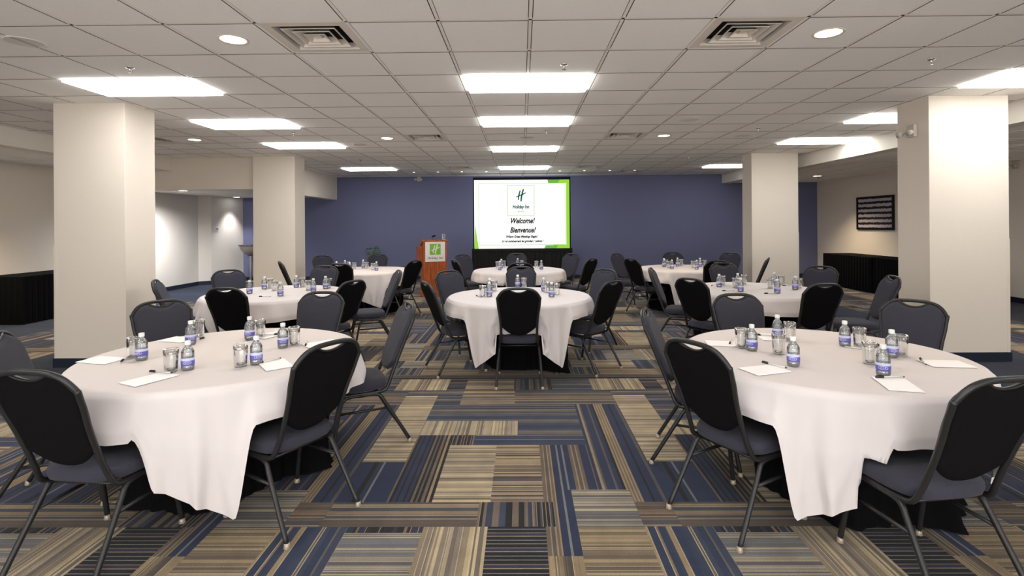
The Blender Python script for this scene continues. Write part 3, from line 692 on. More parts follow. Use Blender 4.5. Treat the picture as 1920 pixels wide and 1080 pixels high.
# ------------------------------------------------------------------ tables, skirts and cloths
ZT = .742
TB = {  # centre, hanging corner flaps (bearing of the tip, bearing of the other edge, drop at each), drop along the sides
 'FL': (-1.80, 3.13, [(-58, -82, .65, .46), (66, 54, .48, .40), (124, 108, .60, .45), (-146, -158, .60, .45)], .20, 3),
 'FR': (1.73, 3.03, [(-127, -106, .62, .50), (-30, -44, .60, .45), (58, 42, .60, .45), (148, 134, .60, .45)], .20, 5),
 'C': (-.03, 5.58, [(-124, -98, .61, .36), (-57, -82, .61, .36), (38, 24, .58, .42), (145, 158, .58, .42)], .16, 8),
 'C2': (-.05, 8.74, [(-100, -80, .50, .42), (-10, -20, .22, .18), (80, 66, .58, .42), (170, 182, .22, .18)], .17, 11),
 'ML': (-2.83, 5.94, [(-92, -116, .48, .40), (-10, -26, .58, .42), (80, 66, .58, .42), (170, 156, .58, .42)], .20, 14),
 'MR': (2.64, 5.98, [(-135, -152, .60, .45), (-38, -22, .60, .45), (50, 36, .58, .42), (140, 126, .58, .42)], .16, 17),
 'BL': (-2.68, 8.90, [(-56, -84, .56, .40), (32, 18, .58, .42), (122, 108, .58, .42), (-148, -160, .58, .42)], .24, 20),
 'BR': (2.78, 8.91, [(-117, -98, .58, .44), (-26, -40, .58, .42), (64, 50, .58, .42), (154, 168, .58, .42)], .20, 23),
}
RT = .762
def adiff(a, b): return (a - b + PI) % (2 * PI) - PI
def hem(th, cs, mid):
    """drop of the cloth at this bearing and how much it belongs to a corner flap"""
    H, Q = mid + .015 * math.sin(3 * th), 0
    for tip, oth, h1, h0 in cs:
        a, b = math.radians(tip), math.radians(oth); span_ = adiff(b, a); d = adiff(th, a) / span_
        h = h1 + (h0 - h1) * min(1, max(0, d))
        out = (-d if d < 0 else d - 1 if d > 1 else 0) * abs(span_)
        w = max(0, 1 - out / .11); w = w * w * (3 - 2 * w)
        if w > Q: H, Q = mid + (h - mid) * w, w
    return H, Q
def chair_clip(cx, cy, th, rmax):
    """how far out loose cloth can fall at this bearing before it meets a pushed-in chair"""
    best = rmax; dx, dy = math.cos(th), math.sin(th)
    for g, x, y, a, lab in CH:
        if (x - cx) ** 2 + (y - cy) ** 2 > 1.5 ** 2: continue
        f = math.radians(a); fx, fy = math.cos(f), math.sin(f); r = .12
        while r < best:
            px, py = cx + dx * r - x, cy + dy * r - y
            l, s_ = px * fx + py * fy, -px * fy + py * fx
            if -.05 < l < .575 and abs(s_) < .245: best = r; break
            r += .02
    return best
def make_table(key, cx, cy, cs, mid, seed):
    nm = TN[key]; rnd = random.Random(seed)
    t = empty('round_table', (cx, cy, 0), 0, 'round banquet table under white linen, the %s' % nm, 'table', 'round banquet tables')
    bm = bmesh.new(); lathe(bm, [(.0, ZT - .03), (RT - .012, ZT - .03), (RT - .008, ZT - .028), (RT - .008, ZT - .006), (RT - .012, ZT - .004), (.0, ZT - .004)], 48)
    bmesh.ops.remove_doubles(bm, verts=bm.verts, dist=.0002); obj('tabletop', bm, M['plywood'], t)
    bm = bmesh.new(); tube(bm, [(0, 0, .02), (0, 0, ZT - .03)], .035, 16); obj('post', bm, M['frame'], t, True)
    bm = bmesh.new(); lathe(bm, [(.0, .0), (.10, .0), (.10, .018), (.035, .03), (.0, .03)], 24); obj('base', bm, M['frame'], t, True)
    ph = [rnd.uniform(0, 2 * PI) for _ in range(6)]
    # black underlay hanging to the carpet
    N = 240; clip = [chair_clip(cx, cy, 2 * PI * i / N, .66) for i in range(N)]
    sm = [min(clip[(i + k) % N] for k in range(-4, 5)) for i in range(N)]
    sm = [sum(sm[(i + k) % N] for k in range(-4, 5)) / 9 for i in range(N)]
    def skirt(u, v):
        th = 2 * PI * u; i = int(round(u * N)) % N; s_ = v
        f = .018 * math.sin(th * 23 + ph[0]) + .014 * math.sin(th * 37 + ph[1]) + .02 * math.sin(th * 9 + ph[2])
        rlow = max(.11, min(sm[i] - .035, .60)); top = RT - .03
        ease = min(1, s_ / .55); ease = ease * ease * (3 - 2 * ease)
        r = top + (rlow - top) * ease + f * min(1, s_ * 1.5) * min(1, rlow / .6) ** 2
        z = (ZT - .034) * (1 - s_) ** .95 + .012
        if s_ > .93: r += .03 * (s_ - .93) / .07 * (1 if rlow > .4 else 0); z = max(.012, z)
        return (r * math.cos(th), r * math.sin(th), z)
    bm = bmesh.new(); gridsurf(bm, skirt, N, 22, close_u=True)
    tag(obj('table_skirt', bm, M['black_cloth'], None, True, (cx, cy, 0)), 'black underlay cloth reaching the carpet beneath the %s' % nm, 'table skirt', 'black underlay cloths')
    # white square cloth
    NC, NV = 420, 26
    hs = [hem(2 * PI * i / NC, cs, mid) for i in range(NC)]
    near_ = [(x - cx, y - cy, math.cos(math.radians(a)), math.sin(math.radians(a))) for g, x, y, a, l in CH if (x - cx) ** 2 + (y - cy) ** 2 < 1.5 ** 2]
    def free(i, s_):
        th = 2 * PI * i / NC; h, q = hs[i % NC]
        fold = (.022 * math.sin(th * 11 + ph[3] + 1.6 * math.sin(th * 3) + 2.2 * s_) + .011 * math.sin(th * 26 + ph[4] - 3 * s_)) * (s_ * h / .3) * (1 - q) + q * (.016 * math.sin(th * 30 + ph[5]) + .008 * math.sin(th * 51)) * s_
        r = RT + .006 + .040 * (1 - q) * min(1, s_ * 1.3) + .012 * q * s_ + fold
        r -= .05 * q * max(0, s_ - .5)
        e = min(1, s_ * h / .03); z = ZT + .004 - h * s_
        r = RT - .010 + (r - RT + .010) * math.sin(e * PI / 2)
        return r, z, th
    GR = [[list(free(i, (j / NV) ** 1.25)) for j in range(1, NV + 1)] for i in range(NC)]
    # the cloth tucks in front of a pushed-in chair's back and comes to rest on its seat
    for i in range(NC):
        for p in GR[i]:
            r, z, th = p
            for dx, dy, fx, fy in near_:
                while r > .3:
                    px, py = r * math.cos(th) - dx, r * math.sin(th) - dy; l, s2 = px * fx + py * fy, -px * fy + py * fx
                    if (z > .36 and r > RT - .002 or .36 < z < ZT - .06) and abs(s2) < .225 and -.12 < l < by(z) + .048: r -= .008
                    else: break
            p[0] = r
    for _ in range(2):
        for j in range(NV):
            R_ = [min(GR[(i + k) % NC][j][0] for k in (-2, -1, 0, 1, 2)) if GR[i][j][0] < RT - .0 or min(GR[(i + k) % NC][j][0] for k in (-2, -1, 0, 1, 2)) < RT - .02 else GR[i][j][0] for i in range(NC)]
            for i in range(NC): GR[i][j][0] = sum(R_[(i + k) % NC] for k in (-1, 0, 1)) / 3
    for i in range(NC):
        for p in GR[i]:
            for dx, dy, fx, fy in near_:
                px, py = p[0] * math.cos(p[2]) - dx, p[0] * math.sin(p[2]) - dy; l, s2 = px * fx + py * fy, -px * fy + py * fx
                if .10 < l < .575 and abs(s2) < .222 and p[1] < .470: p[1] = .470 + .004 * math.sin(p[2] * 40)
    def surf(i, j):
        r, z, th = GR[i][j - 1]; return (r * math.cos(th), r * math.sin(th), z)
    bm = bmesh.new(); V = []
    rr = [0.0, .12, .25, .38, .5, .6, .68, .73, RT - .014]
    c0 = bm.verts.new((0, 0, ZT + .004)); cols_ = []
    for i in range(NC):
        th = 2 * PI * i / NC; col = []
        for r in rr[1:]: x, y = r * math.cos(th), r * math.sin(th); col.append(bm.verts.new((x, y, ZT + .004 + .0012 * math.sin(x * 9 + ph[0]) * math.sin(y * 7 + ph[1]))))
        for j in range(1, NV + 1): col.append(bm.verts.new(surf(i, j)))
        cols_.append(col)
    for i in range(NC):
        a, b = cols_[i], cols_[(i + 1) % NC]
        bm.faces.new((c0, a[0], b[0]))
        for j in range(len(a) - 1): bm.faces.new((a[j], a[j + 1], b[j + 1], b[j]))
    tag(obj('tablecloth', bm, M['cloth'], None, True, (cx, cy, 0)), 'white square tablecloth with hanging corners on the %s' % nm, 'tablecloth', 'white tablecloths')
for k_, v_ in TB.items(): make_table(k_, *v_)

# ------------------------------------------------------------------ things on the tables
BOT = {
  'FL': [(-2.19, 2.96), (-2.15, 3.34), (-1.79, 2.75), (-1.84, 3.48), (-1.48, 2.86), (-1.5, 3.25)],
  'FR': [(1.37, 3.12), (1.68, 3.43), (1.44, 2.77), (1.99, 3.21), (2.08, 2.94), (1.79, 2.59)],
  'C': [(-0.37, 5.89), (-0.35, 5.48), (-0.05, 6.32), (0.25, 5.91), (0.31, 5.43)],
  'ML': [(-3.09, 5.85), (-3.13, 6.27), (-2.64, 5.64), (-2.8, 6.41), (-2.42, 5.99), (-2.38, 6.26)],
  'MR': [(2.35, 6.2), (2.61, 6.29), (2.42, 5.76), (3.09, 6.38), (2.75, 5.61), (3.09, 5.89)],
  'BL': [(-3.16, 8.81), (-3.12, 9.12), (-2.86, 8.59), (-2.84, 9.26), (-2.46, 8.75)],
  'BR': [(2.48, 9.06), (2.51, 8.69), (2.76, 9.21), (2.88, 8.56), (3.11, 9.07)],
  'C2': [(-0.37, 8.7), (-0.36, 9.18), (-0.07, 9.33), (0.33, 8.75)],
}
GLS = {
  'FL': [(-2.28, 3.02), (-2.24, 3.57), (-1.85, 2.73), (-1.81, 3.56), (-1.53, 2.83), (-1.48, 3.28)],
  'FR': [(1.35, 3.16), (1.73, 3.37), (1.49, 3.03), (2.04, 3.19), (2.16, 2.98), (1.87, 2.81)],
  'C': [(-0.4, 5.5), (-0.32, 5.98), (0.02, 6.27), (0.29, 5.81), (0.38, 5.63)],
  'ML': [(-3.11, 6.37), (-2.93, 6.11), (-2.75, 6.46), (-2.54, 6.14), (-2.37, 6.34)],
  'MR': [(2.45, 6.36), (2.5, 6.09), (2.75, 6.45), (2.87, 6.02), (3.17, 6.37), (3.19, 6.0)],
  'BL': [(-3.13, 9.29), (-2.95, 9.11), (-2.76, 9.2), (-2.55, 8.86)],
  'BR': [(2.56, 9.23), (2.5, 8.84), (2.86, 9.32), (2.92, 8.86), (3.18, 9.06)],
  'C2': [(-0.42, 9.02), (-0.33, 9.23), (-0.01, 9.32), (0.26, 9.13)],
}
PEN = {
  'FL': [(-1.96, 2.69, -1.8, 2.66), (-2.25, 2.88, -2.31, 3.03), (-1.47, 2.84, -1.38, 2.95), (-1.71, 3.6, -1.81, 3.58), (-1.37, 3.26, -1.41, 3.39), (-2.17, 3.44, -2.18, 3.41)],
  'FR': [(1.29, 2.82, 1.37, 2.69), (2.17, 2.84, 2.14, 2.78), (1.71, 2.56, 1.86, 2.56), (1.3, 3.26, 1.35, 3.36), (2.17, 3.18, 2.07, 3.24), (1.58, 3.5, 1.67, 3.46)],
  'C': [(-0.49, 5.55, -0.42, 5.42)],
  'ML': [(-2.81, 5.57, -2.74, 5.56)],
  'MR': [(2.28, 6.26, 2.36, 6.42), (2.28, 5.81, 2.33, 5.81), (2.64, 5.57, 2.68, 5.57), (3.17, 6.26, 3.23, 6.26)],
}
PAD = {
  'FL': [(-1.87, 2.58, 87.0), (-2.41, 2.95, 105.0), (-1.36, 2.84, 68.0), (-2.32, 3.48, 92.0), (-1.76, 3.61, 66.0), (-1.3, 3.34, 115.0)],
  'FR': [(1.25, 2.69, 39.0), (2.26, 2.79, -106.0), (1.75, 2.44, -86.0), (1.27, 3.28, 58.0), (1.64, 3.46, 53.0), (2.09, 3.2, 40.0)],
}

ZC = ZT + .0055
def bottle_proto():
    t = empty('water_bottle')
    bm = bmesh.new(); P_ = [(.001, .004), (.022, .0), (.029, .004), (.0315, .012), (.0315, .022), (.0300, .026), (.0315, .030), (.0315, .066), (.0295, .070), (.0315, .075), (.0305, .083), (.0315, .089), (.030, .098), (.026, .110), (.019, .120), (.0135, .127), (.0125, .134), (.0125, .140)]
    lathe(bm, P_, 24); obj('body', bm, M['bottle'], t, True)
    bm = bmesh.new(); lathe(bm, [(.001, .006), (.0305, .008), (.0305, .100), (.025, .110), (.001, .110)], 20); obj('water', bm, M['water'], t, True)
    bm = bmesh.new(); lathe(bm, [(.0140, .134), (.0148, .136), (.0148, .152), (.0135, .155), (.001, .155)], 18); obj('cap', bm, M['cap'], t, True)
    bm = bmesh.new(); lathe(bm, [(.0318, .028), (.0322, .029), (.0322, .052), (.0318, .053)], 24, mi=0); lathe(bm, [(.0318, .053), (.0320, .054), (.0320, .066), (.0317, .067)], 24, mi=1)
    l = obj('label_band', bm, [M['label'], M['label_pale']], t, True)
    bm = bmesh.new()
    for c0_, w in ((-PI / 2, .62),):   # pale oval emblem with lettering strokes
        R_ = .0326
        ring = [(R_ * math.cos(c0_ + w * math.cos(a)), R_ * math.sin(c0_ + w * math.cos(a)), .0435 + .0075 * math.sin(a)) for a in [2 * PI * k / 20 for k in range(20)]]
        tube(bm, ring + [ring[0]], .0007, 5)
        for k in range(3):
            a = c0_ - .26 + .26 * k
            pts = [(R_ * math.cos(a + d), R_ * math.sin(a + d), .0435 + z) for d, z in ((-.07, -.003), (-.03, .004), (.03, -.003), (.07, .004))]
            tube(bm, pts, .0008, 5)
    obj('label_mark', bm, M['white'], l)
    return t
M['water'] = clear('drinking_water', (.96, .975, .98, 1), (.86, .90, .91, 1), 0.0, .03)
def glass_proto():
    bm = bmesh.new(); lathe(bm, [(.0005, .010), (.026, .010), (.030, .016), (.0335, .085), (.0345, .116), (.0358, .118), (.037, .116), (.036, .085), (.0325, .014), (.030, .002), (.0005, .001)], 24)
    o = obj('drinking_glass', bm, M['glass'], None, True)
    for a in (.094, .100, .106): # engraved bands below the rim
        bm = bmesh.new(); lathe(bm, [(.0366, a), (.0372, a + .0012), (.0366, a + .0024)], 24); obj('rim_band', bm, M['band'], o, True)
    return o
M['band'] = mat('glass_cut_band', srgb(120, 108, 98), .2, metal=.4)
def order_words(n):
    return {1: ['only'], 2: ['left', 'right'], 3: ['leftmost', 'middle', 'rightmost']}.get(n) or ['leftmost'] + [NUMS[k] + ' from the left' for k in range(1, n - 1)] + ['rightmost']
def lab_words(pts): # words by the bearing from the camera, left to right
    idx = sorted(range(len(pts)), key=lambda i: pts[i][0] / pts[i][1]); w = order_words(len(pts)); return {i: w[k] for k, i in enumerate(idx)}
bp = bottle_proto(); gp = glass_proto(); fb = fg = True
for key in BOT:
    cx, cy = TB[key][:2]; A = [list(p) + ['b'] for p in BOT[key]] + [list(p) + ['g'] for p in GLS[key]]
    for it in range(60):
        for i in range(len(A)):
            for j in range(i + 1, len(A)):
                d = math.hypot(A[i][0] - A[j][0], A[i][1] - A[j][1])
                if d < .076:
                    ux, uy = ((A[j][0] - A[i][0]) / max(d, 1e-4), (A[j][1] - A[i][1]) / max(d, 1e-4)); e = (.077 - d) / 2
                    wi = 0.4 if A[i][2] == 'b' else 1.6; wj = 0.4 if A[j][2] == 'b' else 1.6
                    A[i][0] -= ux * e * wi; A[i][1] -= uy * e * wi; A[j][0] += ux * e * wj; A[j][1] += uy * e * wj
        for p in A:
            d = math.hypot(p[0] - cx, p[1] - cy)
            if d > .68: p[0] = cx + (p[0] - cx) * .68 / d; p[1] = cy + (p[1] - cy) * .68 / d
    for kind, proto in (('b', bp), ('g', gp)):
        L_ = [p for p in A if p[2] == kind]; wds = lab_words(L_)
        for i, p in enumerate(L_):
            loc = (p[0], p[1], ZC); rz = math.atan2(p[1], p[0]) - PI / 2 + (i * .7 % 1 - .5)
            if kind == 'b':
                o = bp if fb else dup(bp, loc, rz); fb = False
                o.location = loc; tag(o, 'small blue-labelled water bottle, %s on the %s' % (wds[i], TN[key]), 'water bottle', 'water bottles on the ' + TN[key])
            else:
                o = gp if fg else dup(gp, loc, rz); fg = False
                o.location = loc; tag(o, 'empty clear drinking glass, %s on the %s' % (wds[i], TN[key]), 'glass', 'drinking glasses on the ' + TN[key])
def pad_proto():
    o = obj('notepad', B(-.07, .07, -.105, .105, 0, .004, bev=.0008), M['paper'])
    bm = bmesh.new(); box(bm, -.07, .07, -.1052, -.104, -.0003, .0014); box(bm, .0688, .0702, -.105, .105, -.0003, .0014); obj('backing_board', bm, M['ink'], o)
    return o
def pen_proto():
    t = empty('pen')
    bm = bmesh.new(); tube(bm, [(-.03, 0, 0), (.062, 0, 0)], .0042, 10); obj('barrel', bm, M['pen_w'], t, True)
    bm = bmesh.new(); tube(bm, [(-.068, 0, 0), (-.03, 0, 0)], .0052, 10); box(bm, -.066, -.035, -.0012, .0012, .004, .008); obj('cap', bm, M['pen_d'], t, True)
    bm = bmesh.new(); tube(bm, [(.062, 0, 0), (.070, 0, 0)], .0035, 8); obj('tip', bm, M['pen_d'], t, True)
    return t
pp_ = pad_proto(); fp_ = True; placed = []
for key in PAD:
    cx, cy = TB[key][:2]; wds = lab_words(PAD[key])
    for i, (x, y, a) in enumerate(PAD[key]):
        d = math.hypot(x - cx, y - cy); rad = math.atan2(y - cy, x - cx)
        if d > .64: x, y = cx + (x - cx) * .64 / d, cy + (y - cy) * .64 / d
        if key == 'FL' and i in (1,): a = rad + math.radians(60)
        else: a = rad - PI / 2 + math.radians(18 * (1 if i % 2 else -1))
        loc = (x, y, ZC + .0006); placed.append((key, x, y))
        o = pp_ if fp_ else dup(pp_, loc, a); fp_ = False
        o.location = loc; o.rotation_euler = (0, 0, a); tag(o, 'white notepad, %s on the %s' % (wds[i], TN[key]), 'notepad', 'notepads on the ' + TN[key])
pn = pen_proto(); fp_ = True
for key in PEN:
    wds = lab_words([((q[0] + q[2]) / 2, (q[1] + q[3]) / 2) for q in PEN[key]])
    cx, cy = TB[key][:2]
    for i, q in enumerate(PEN[key]):
        x, y = (q[0] + q[2]) / 2, (q[1] + q[3]) / 2; a = math.atan2(q[3] - q[1], q[2] - q[0])
        on = any(k == key and math.hypot(px - x, py - y) < .16 for k, px, py in placed)
        z = ZC + (.0105 if on else .006)
        for (bx, by_) in [p[:2] for p in BOT[key] + GLS[key]]:
            d = math.hypot(bx - x, by_ - y)
            if d < .06: x += (x - bx) / max(d, .01) * (.06 - d); y += (y - by_) / max(d, .01) * (.06 - d)
        o = pn if fp_ else dup(pn, (x, y, z), a); fp_ = False
        o.location = (x, y, z); o.rotation_euler = (0, 0, a); tag(o, 'white pen with dark cap, %s on the %s' % (wds[i], TN[key]), 'pen', 'pens on the ' + TN[key])

# ------------------------------------------------------------------ black draped tables along the side walls
def draped(x0, x1, y0, y1, lab, seed):
    t = empty('draped_table', ((x0 + x1) / 2, (y0 + y1) / 2, 0), 0, lab, 'draped table', 'black draped tables along the walls')
    w, d = (x1 - x0) / 2, (y1 - y0) / 2; zt = .745
    obj('tabletop', B(-w + .01, w - .01, -d + .01, d - .01, zt - .03, zt - .004), M['plywood'], t)
    obj('cloth_top', B(-w, w, -d, d, zt - .003, zt + .003, bev=.002), M['black_cloth'], t)
    loop = [(-w, -d), (w, -d), (w, d), (-w, d)]; per = []; rnd = random.Random(seed); tot = 4 * (w + d); n = int(tot / .016)
    for k in range(n):
        s_ = tot * k / n; q = s_; i = 0; L4 = [2 * w, 2 * d, 2 * w, 2 * d]
        while q > L4[i]: q -= L4[i]; i += 1
        a, b = loop[i], loop[(i + 1) % 4]; f = q / L4[i]; nx, ny = (b[1] - a[1]) / L4[i], -(b[0] - a[0]) / L4[i]
        per.append((a[0] + (b[0] - a[0]) * f, a[1] + (b[1] - a[1]) * f, nx, ny, s_))
    def sk(u, v):
        x, y, nx, ny, s_ = per[int(round(u * n)) % n]; m_ = .005 + v * .012 + (.4 + .6 * v) * .010 * math.sin(s_ * 2 * PI / .095 + .6 * math.sin(s_ * 5))
        return (x + nx * m_, y + ny * m_, (zt) * (1 - v) + .006)
    bm = bmesh.new(); gridsurf(bm, sk, n, 8, close_u=True); obj('skirt', bm, M['black_cloth'], t, True)
draped(-8.48, -7.80, 8.02, 9.85, 'long table with black pleated skirt against the left wall', 1)
draped(7.40, 8.08, 11.05, 12.80, 'black skirted table at the right wall, the farther one below the picture', 2)
draped(7.40, 8.08, 9.2, 10.97, 'black skirted table at the right wall, the nearer one cut by the column', 3)

# ------------------------------------------------------------------ projection screen
sc = empty('projection_screen', (.012, 13.7, 0), 0, 'projection screen with green-bordered welcome slide above a black skirt', 'screen')
SW, SH, SZ = 2.515, 1.812, .878
bm = bmesh.new(); w = SW / 2
for a in ((-w - .07, w + .07, SZ - .07, SZ), (-w - .03, w + .03, SZ + SH, SZ + SH + .07), (-w - .03, -w, SZ, SZ + SH), (w, w + .03, SZ, SZ + SH)): box(bm, a[0], a[1], -.015, .03, a[2], a[3])
obj('frame', bm, M['screen_frame'], sc)
bm = bmesh.new(); gridsurf(bm, lambda u, v: (-w - .07 + (2 * w + .14) * u, .012 * math.sin(u * 150), (SZ - .06) * (1 - v) + .01), 200, 4); obj('skirt', bm, M['screen_frame'], sc, True)
for s in (-1, 1):
    bm = bmesh.new(); tube(bm, [(s * 1.1, .06, .02), (s * 1.1, .06, 2.6)], .02, 8); tube(bm, [(s * 1.1, -.0, .02), (s * 1.1, .40, .02)], .015, 8); obj('leg', bm, M['screen_frame'], sc, True)
im = obj('slide', B(-w, w, -.012, -.004, SZ, SZ + SH), M['scr_white'], sc)
def P2(u, v): return (-w + SW * u, SZ + SH * (1 - v))   # fractions of the slide from its top left
def flat(name, polys, m, dy=-.0135):
    bm = bmesh.new()
    for pl in polys: bm.faces.new([bm.verts.new((*[P2(*p)[0]], dy, P2(*p)[1])) for p in pl])
    return obj(name, bm, m, im)
flat('green_border', [[(.965, .0), (1, 0), (1, 1), (.965, 1)][::-1], [(.84, 0), (.965, 0), (.965, .05), (.86, .05)][::-1], [(.83, .95), (.965, .95), (.965, 1), (.80, 1)][::-1]], M['scr_green'])
flat('dark_green_accent', [[(.77, 0), (.90, 0), (.88, .05), (.78, .05)][::-1]], M['scr_green2'], -.0145)
flat('dark_green_accent', [[(.75, .955), (.88, .955), (.86, 1), (.735, 1)][::-1]], M['scr_green2'], -.0145)
flat('green_wedge', [[(.008, .64), (.045, 1), (.0, 1)][::-1]], M['scr_green'])
def rectline(u0, u1, v0, v1, t_):
    ty = t_ * SW / SH
    return [[(u0, v0), (u1, v0), (u1, v0 + ty), (u0, v0 + ty)][::-1], [(u0, v1 - ty), (u1, v1 - ty), (u1, v1), (u0, v1)][::-1], [(u0, v0), (u0 + t_, v0), (u0 + t_, v1), (u0, v1)][::-1], [(u1 - t_, v0), (u1, v0), (u1, v1), (u1 - t_, v1)][::-1]]
flat('inner_line', rectline(.047, .955, .05, .95, .0045), M['scr_line'], -.015)
flat('logo_box', rectline(.348, .632, .078, .525, .006), M['scr_line'])
def hmark(name, cx, cz, h, m, parent, y):
    """slanted script H: two leaning strokes and an upswept crossbar"""
    bm = bmesh.new()
    def stroke(pts, r):
        L_, R_ = [], []
        for i, (x, z) in enumerate(pts):
            a = pts[max(i - 1, 0)]; b = pts[min(i + 1, len(pts) - 1)]; d = Vector((b[0] - a[0], b[1] - a[1])).normalized(); k = r * (1 - .25 * abs(2 * i / (len(pts) - 1) - 1))
            L_.append((cx + h * (x - d.y * k), y, cz + h * (z + d.x * k))); R_.append((cx + h * (x + d.y * k), y, cz + h * (z - d.x * k)))
        for i in range(len(pts) - 1): quad(bm, [L_[i], R_[i], R_[i + 1], L_[i + 1]])
    stroke([(-.20, -.36), (-.17, -.1), (-.10, .16), (-.04, .38)], .055)
    stroke([(.02, -.48), (.05, -.15), (.13, .18), (.21, .48)], .065)
    stroke([(-.36, -.14), (-.12, -.03), (.14, .06), (.40, .20)], .045)
    r = bmesh.ops.extrude_face_region(bm, geom=bm.faces[:]); bmesh.ops.translate(bm, verts=[v for v in r['geom'] if isinstance(v, bmesh.types.BMVert)], vec=(0, -.0006, 0))
    bmesh.ops.recalc_face_normals(bm, faces=bm.faces)
    return obj(name, bm, m, parent)
x_, z_ = P2(.49, .225); hmark('logo_mark', x_, z_, .34, M['scr_logo'], im, -.0135)
def stext(name, s, size, u, v, m=None, shear=.25, bold=.004, sc=(1, 1)):
    x, z = P2(u, v); text(name, s, size, m or M['scr_text'], im, (x, -.0135, z), (PI / 2, 0, 0), shear, bold, sc=sc)
stext('logo_text', 'Holiday Inn', .100, .49, .395, M['scr_logo'], .2, .004, (.95, 1.25))
stext('logo_subtext', '\u2014  BY IHG  \u2014', .052, .49, .465, M['scr_logo'], 0, .0005)
stext('welcome_text', 'Welcome!', .150, .50, .60, None, .35, .005, (1.0, 1.3))
stext('bienvenue_text', 'Bienvenue!', .150, .505, .735, None, .35, .005, (1.0, 1.3))
stext('tagline_text', 'Where Great Meetings Begin!', .074, .495, .828, None, .35, .0035, (.92, 1.15))
stext('tagline_french_text', 'L\u00e0 o\u00f9 commencent les grandes r\u00e9unions !', .070, .505, .895, None, .35, .0035, (.92, 1.15))
hk = obj('ceiling_hook', B(-.012, .012, -.012, .012, 0, .05), M['grey_plastic'], None, False, (.03, 13.75, CEIL - .048))
bm = bmesh.new(); lathe(bm, [(.034, -.028), (.012, -.006), (.008, .0)], 12, cap=(True, True)); obj('bell', bm, M['grey_plastic'], hk, True)
tag(hk, 'small white ceiling fixture just above the top of the projection screen', 'ceiling fixture')

# ------------------------------------------------------------------ lectern, its things, plant
le = empty('lectern', (-1.90, 11.15, 0), math.radians(19), 'reddish wooden lectern with white and green sign, left of the screen', 'lectern')
obj('front_panel', B(-.25, .25, -.22, -.19, .10, 1.17, bev=.004), M['wood'], le)
for s in (-1, 1):
    bm = bmesh.new(); pr_ = [(-.19, .10), (.20, .10), (.20, .98), (.02, 1.06), (-.19, 1.17)]
    a = [bm.verts.new((s * .25 - (.022 if s > 0 else 0), y, z)) for y, z in pr_]; b = [bm.verts.new((s * .25 + (.022 if s < 0 else 0), y, z)) for y, z in pr_]
    bm.faces.new(a); bm.faces.new(b[::-1])
    for i in range(5): bm.faces.new((a[i], b[i], b[(i + 1) % 5], a[(i + 1) % 5]))
    bmesh.ops.recalc_face_normals(bm, faces=bm.faces); obj('side_panel', bm, M['wood'], le)
obj('wing_shelf', B(-.34, -.25, -.10, .18, .70, 1.06, bev=.004), M['wood'], le)
obj('plinth', B(-.28, .28, -.25, .23, 0, .11, bev=.008), M['wood'], le)
bm = bmesh.new(); vs = box(bm, -.27, .27, -.24, .22, 1.17, 1.205)
for v in vs:
    if v.co.y > 0: v.co.z -= .13
obj('reading_top', bm, M['wood'], le)
sg = obj('sign_panel', B(-.21, .21, -.228, -.222, .74, 1.16), M['sign_white'], le)
obj('green_square', B(-.115, .115, -.2295, -.2281, .885, 1.115), M['sign_green'], sg)
hmark('sign_mark', 0.0, 1.0, .22, M['sign_white'], sg, -.2300)
text('sign_text', 'Holiday Inn', .072, M['sign_teal'], sg, (0, -.2285, .815), (PI / 2, 0, 0), .15, .0015)
c_, s_ = math.cos(math.radians(19)), math.sin(math.radians(19))
def lec(x, y, z): return (-1.90 + x * c_ - y * s_, 11.15 + x * s_ + y * c_, z)
gl = gp.copy(); C.objects.link(gl); gl.location = lec(.19, -.16, 1.199)
for ch in gp.children: c2 = ch.copy(); C.objects.link(c2); c2.parent = gl
tag(gl, 'clear drinking glass standing on top of the wooden lectern', 'glass'); gl['group'] = 'things on the lectern'
cs_ = obj('coaster', bmesh.new(), M['paper'])
bm = bmesh.new(); lathe(bm, [(.001, 0), (.055, 0), (.055, .004), (.001, .004)], 20); bm.to_mesh(cs_.data); bm.free(); cs_.location = lec(.19, -.16, 1.1905); cs_.rotation_euler = (-.28, 0, math.radians(19))
tag(cs_, 'white coaster under the glass on the lectern', 'coaster', 'things on the lectern')
mc = empty('microphone', lec(-.02, -.10, 1.168), 0, 'black gooseneck microphone on top of the lectern', 'microphone', 'things on the lectern')
bm = bmesh.new(); tube(bm, smooth_path([(0, 0, .006), (-.01, 0, .05), (-.03, .02, .09), (-.02, .06, .105)], 4), .006, 8); obj('gooseneck', bm, M['frame'], mc, True)
bm = bmesh.new(); tube(bm, [(-.03, .03, .10), (.035, .07, .115)], .016, 10); obj('head', bm, M['back_fabric'], mc, True)
pe = dup(pn, lec(-.17, -.14, 1.186), .5); pe.rotation_euler = (0, 0, math.radians(19)); tag(pe, 'white pen lying on top of the lectern at the left', 'pen'); pe['group'] = 'things on the lectern'

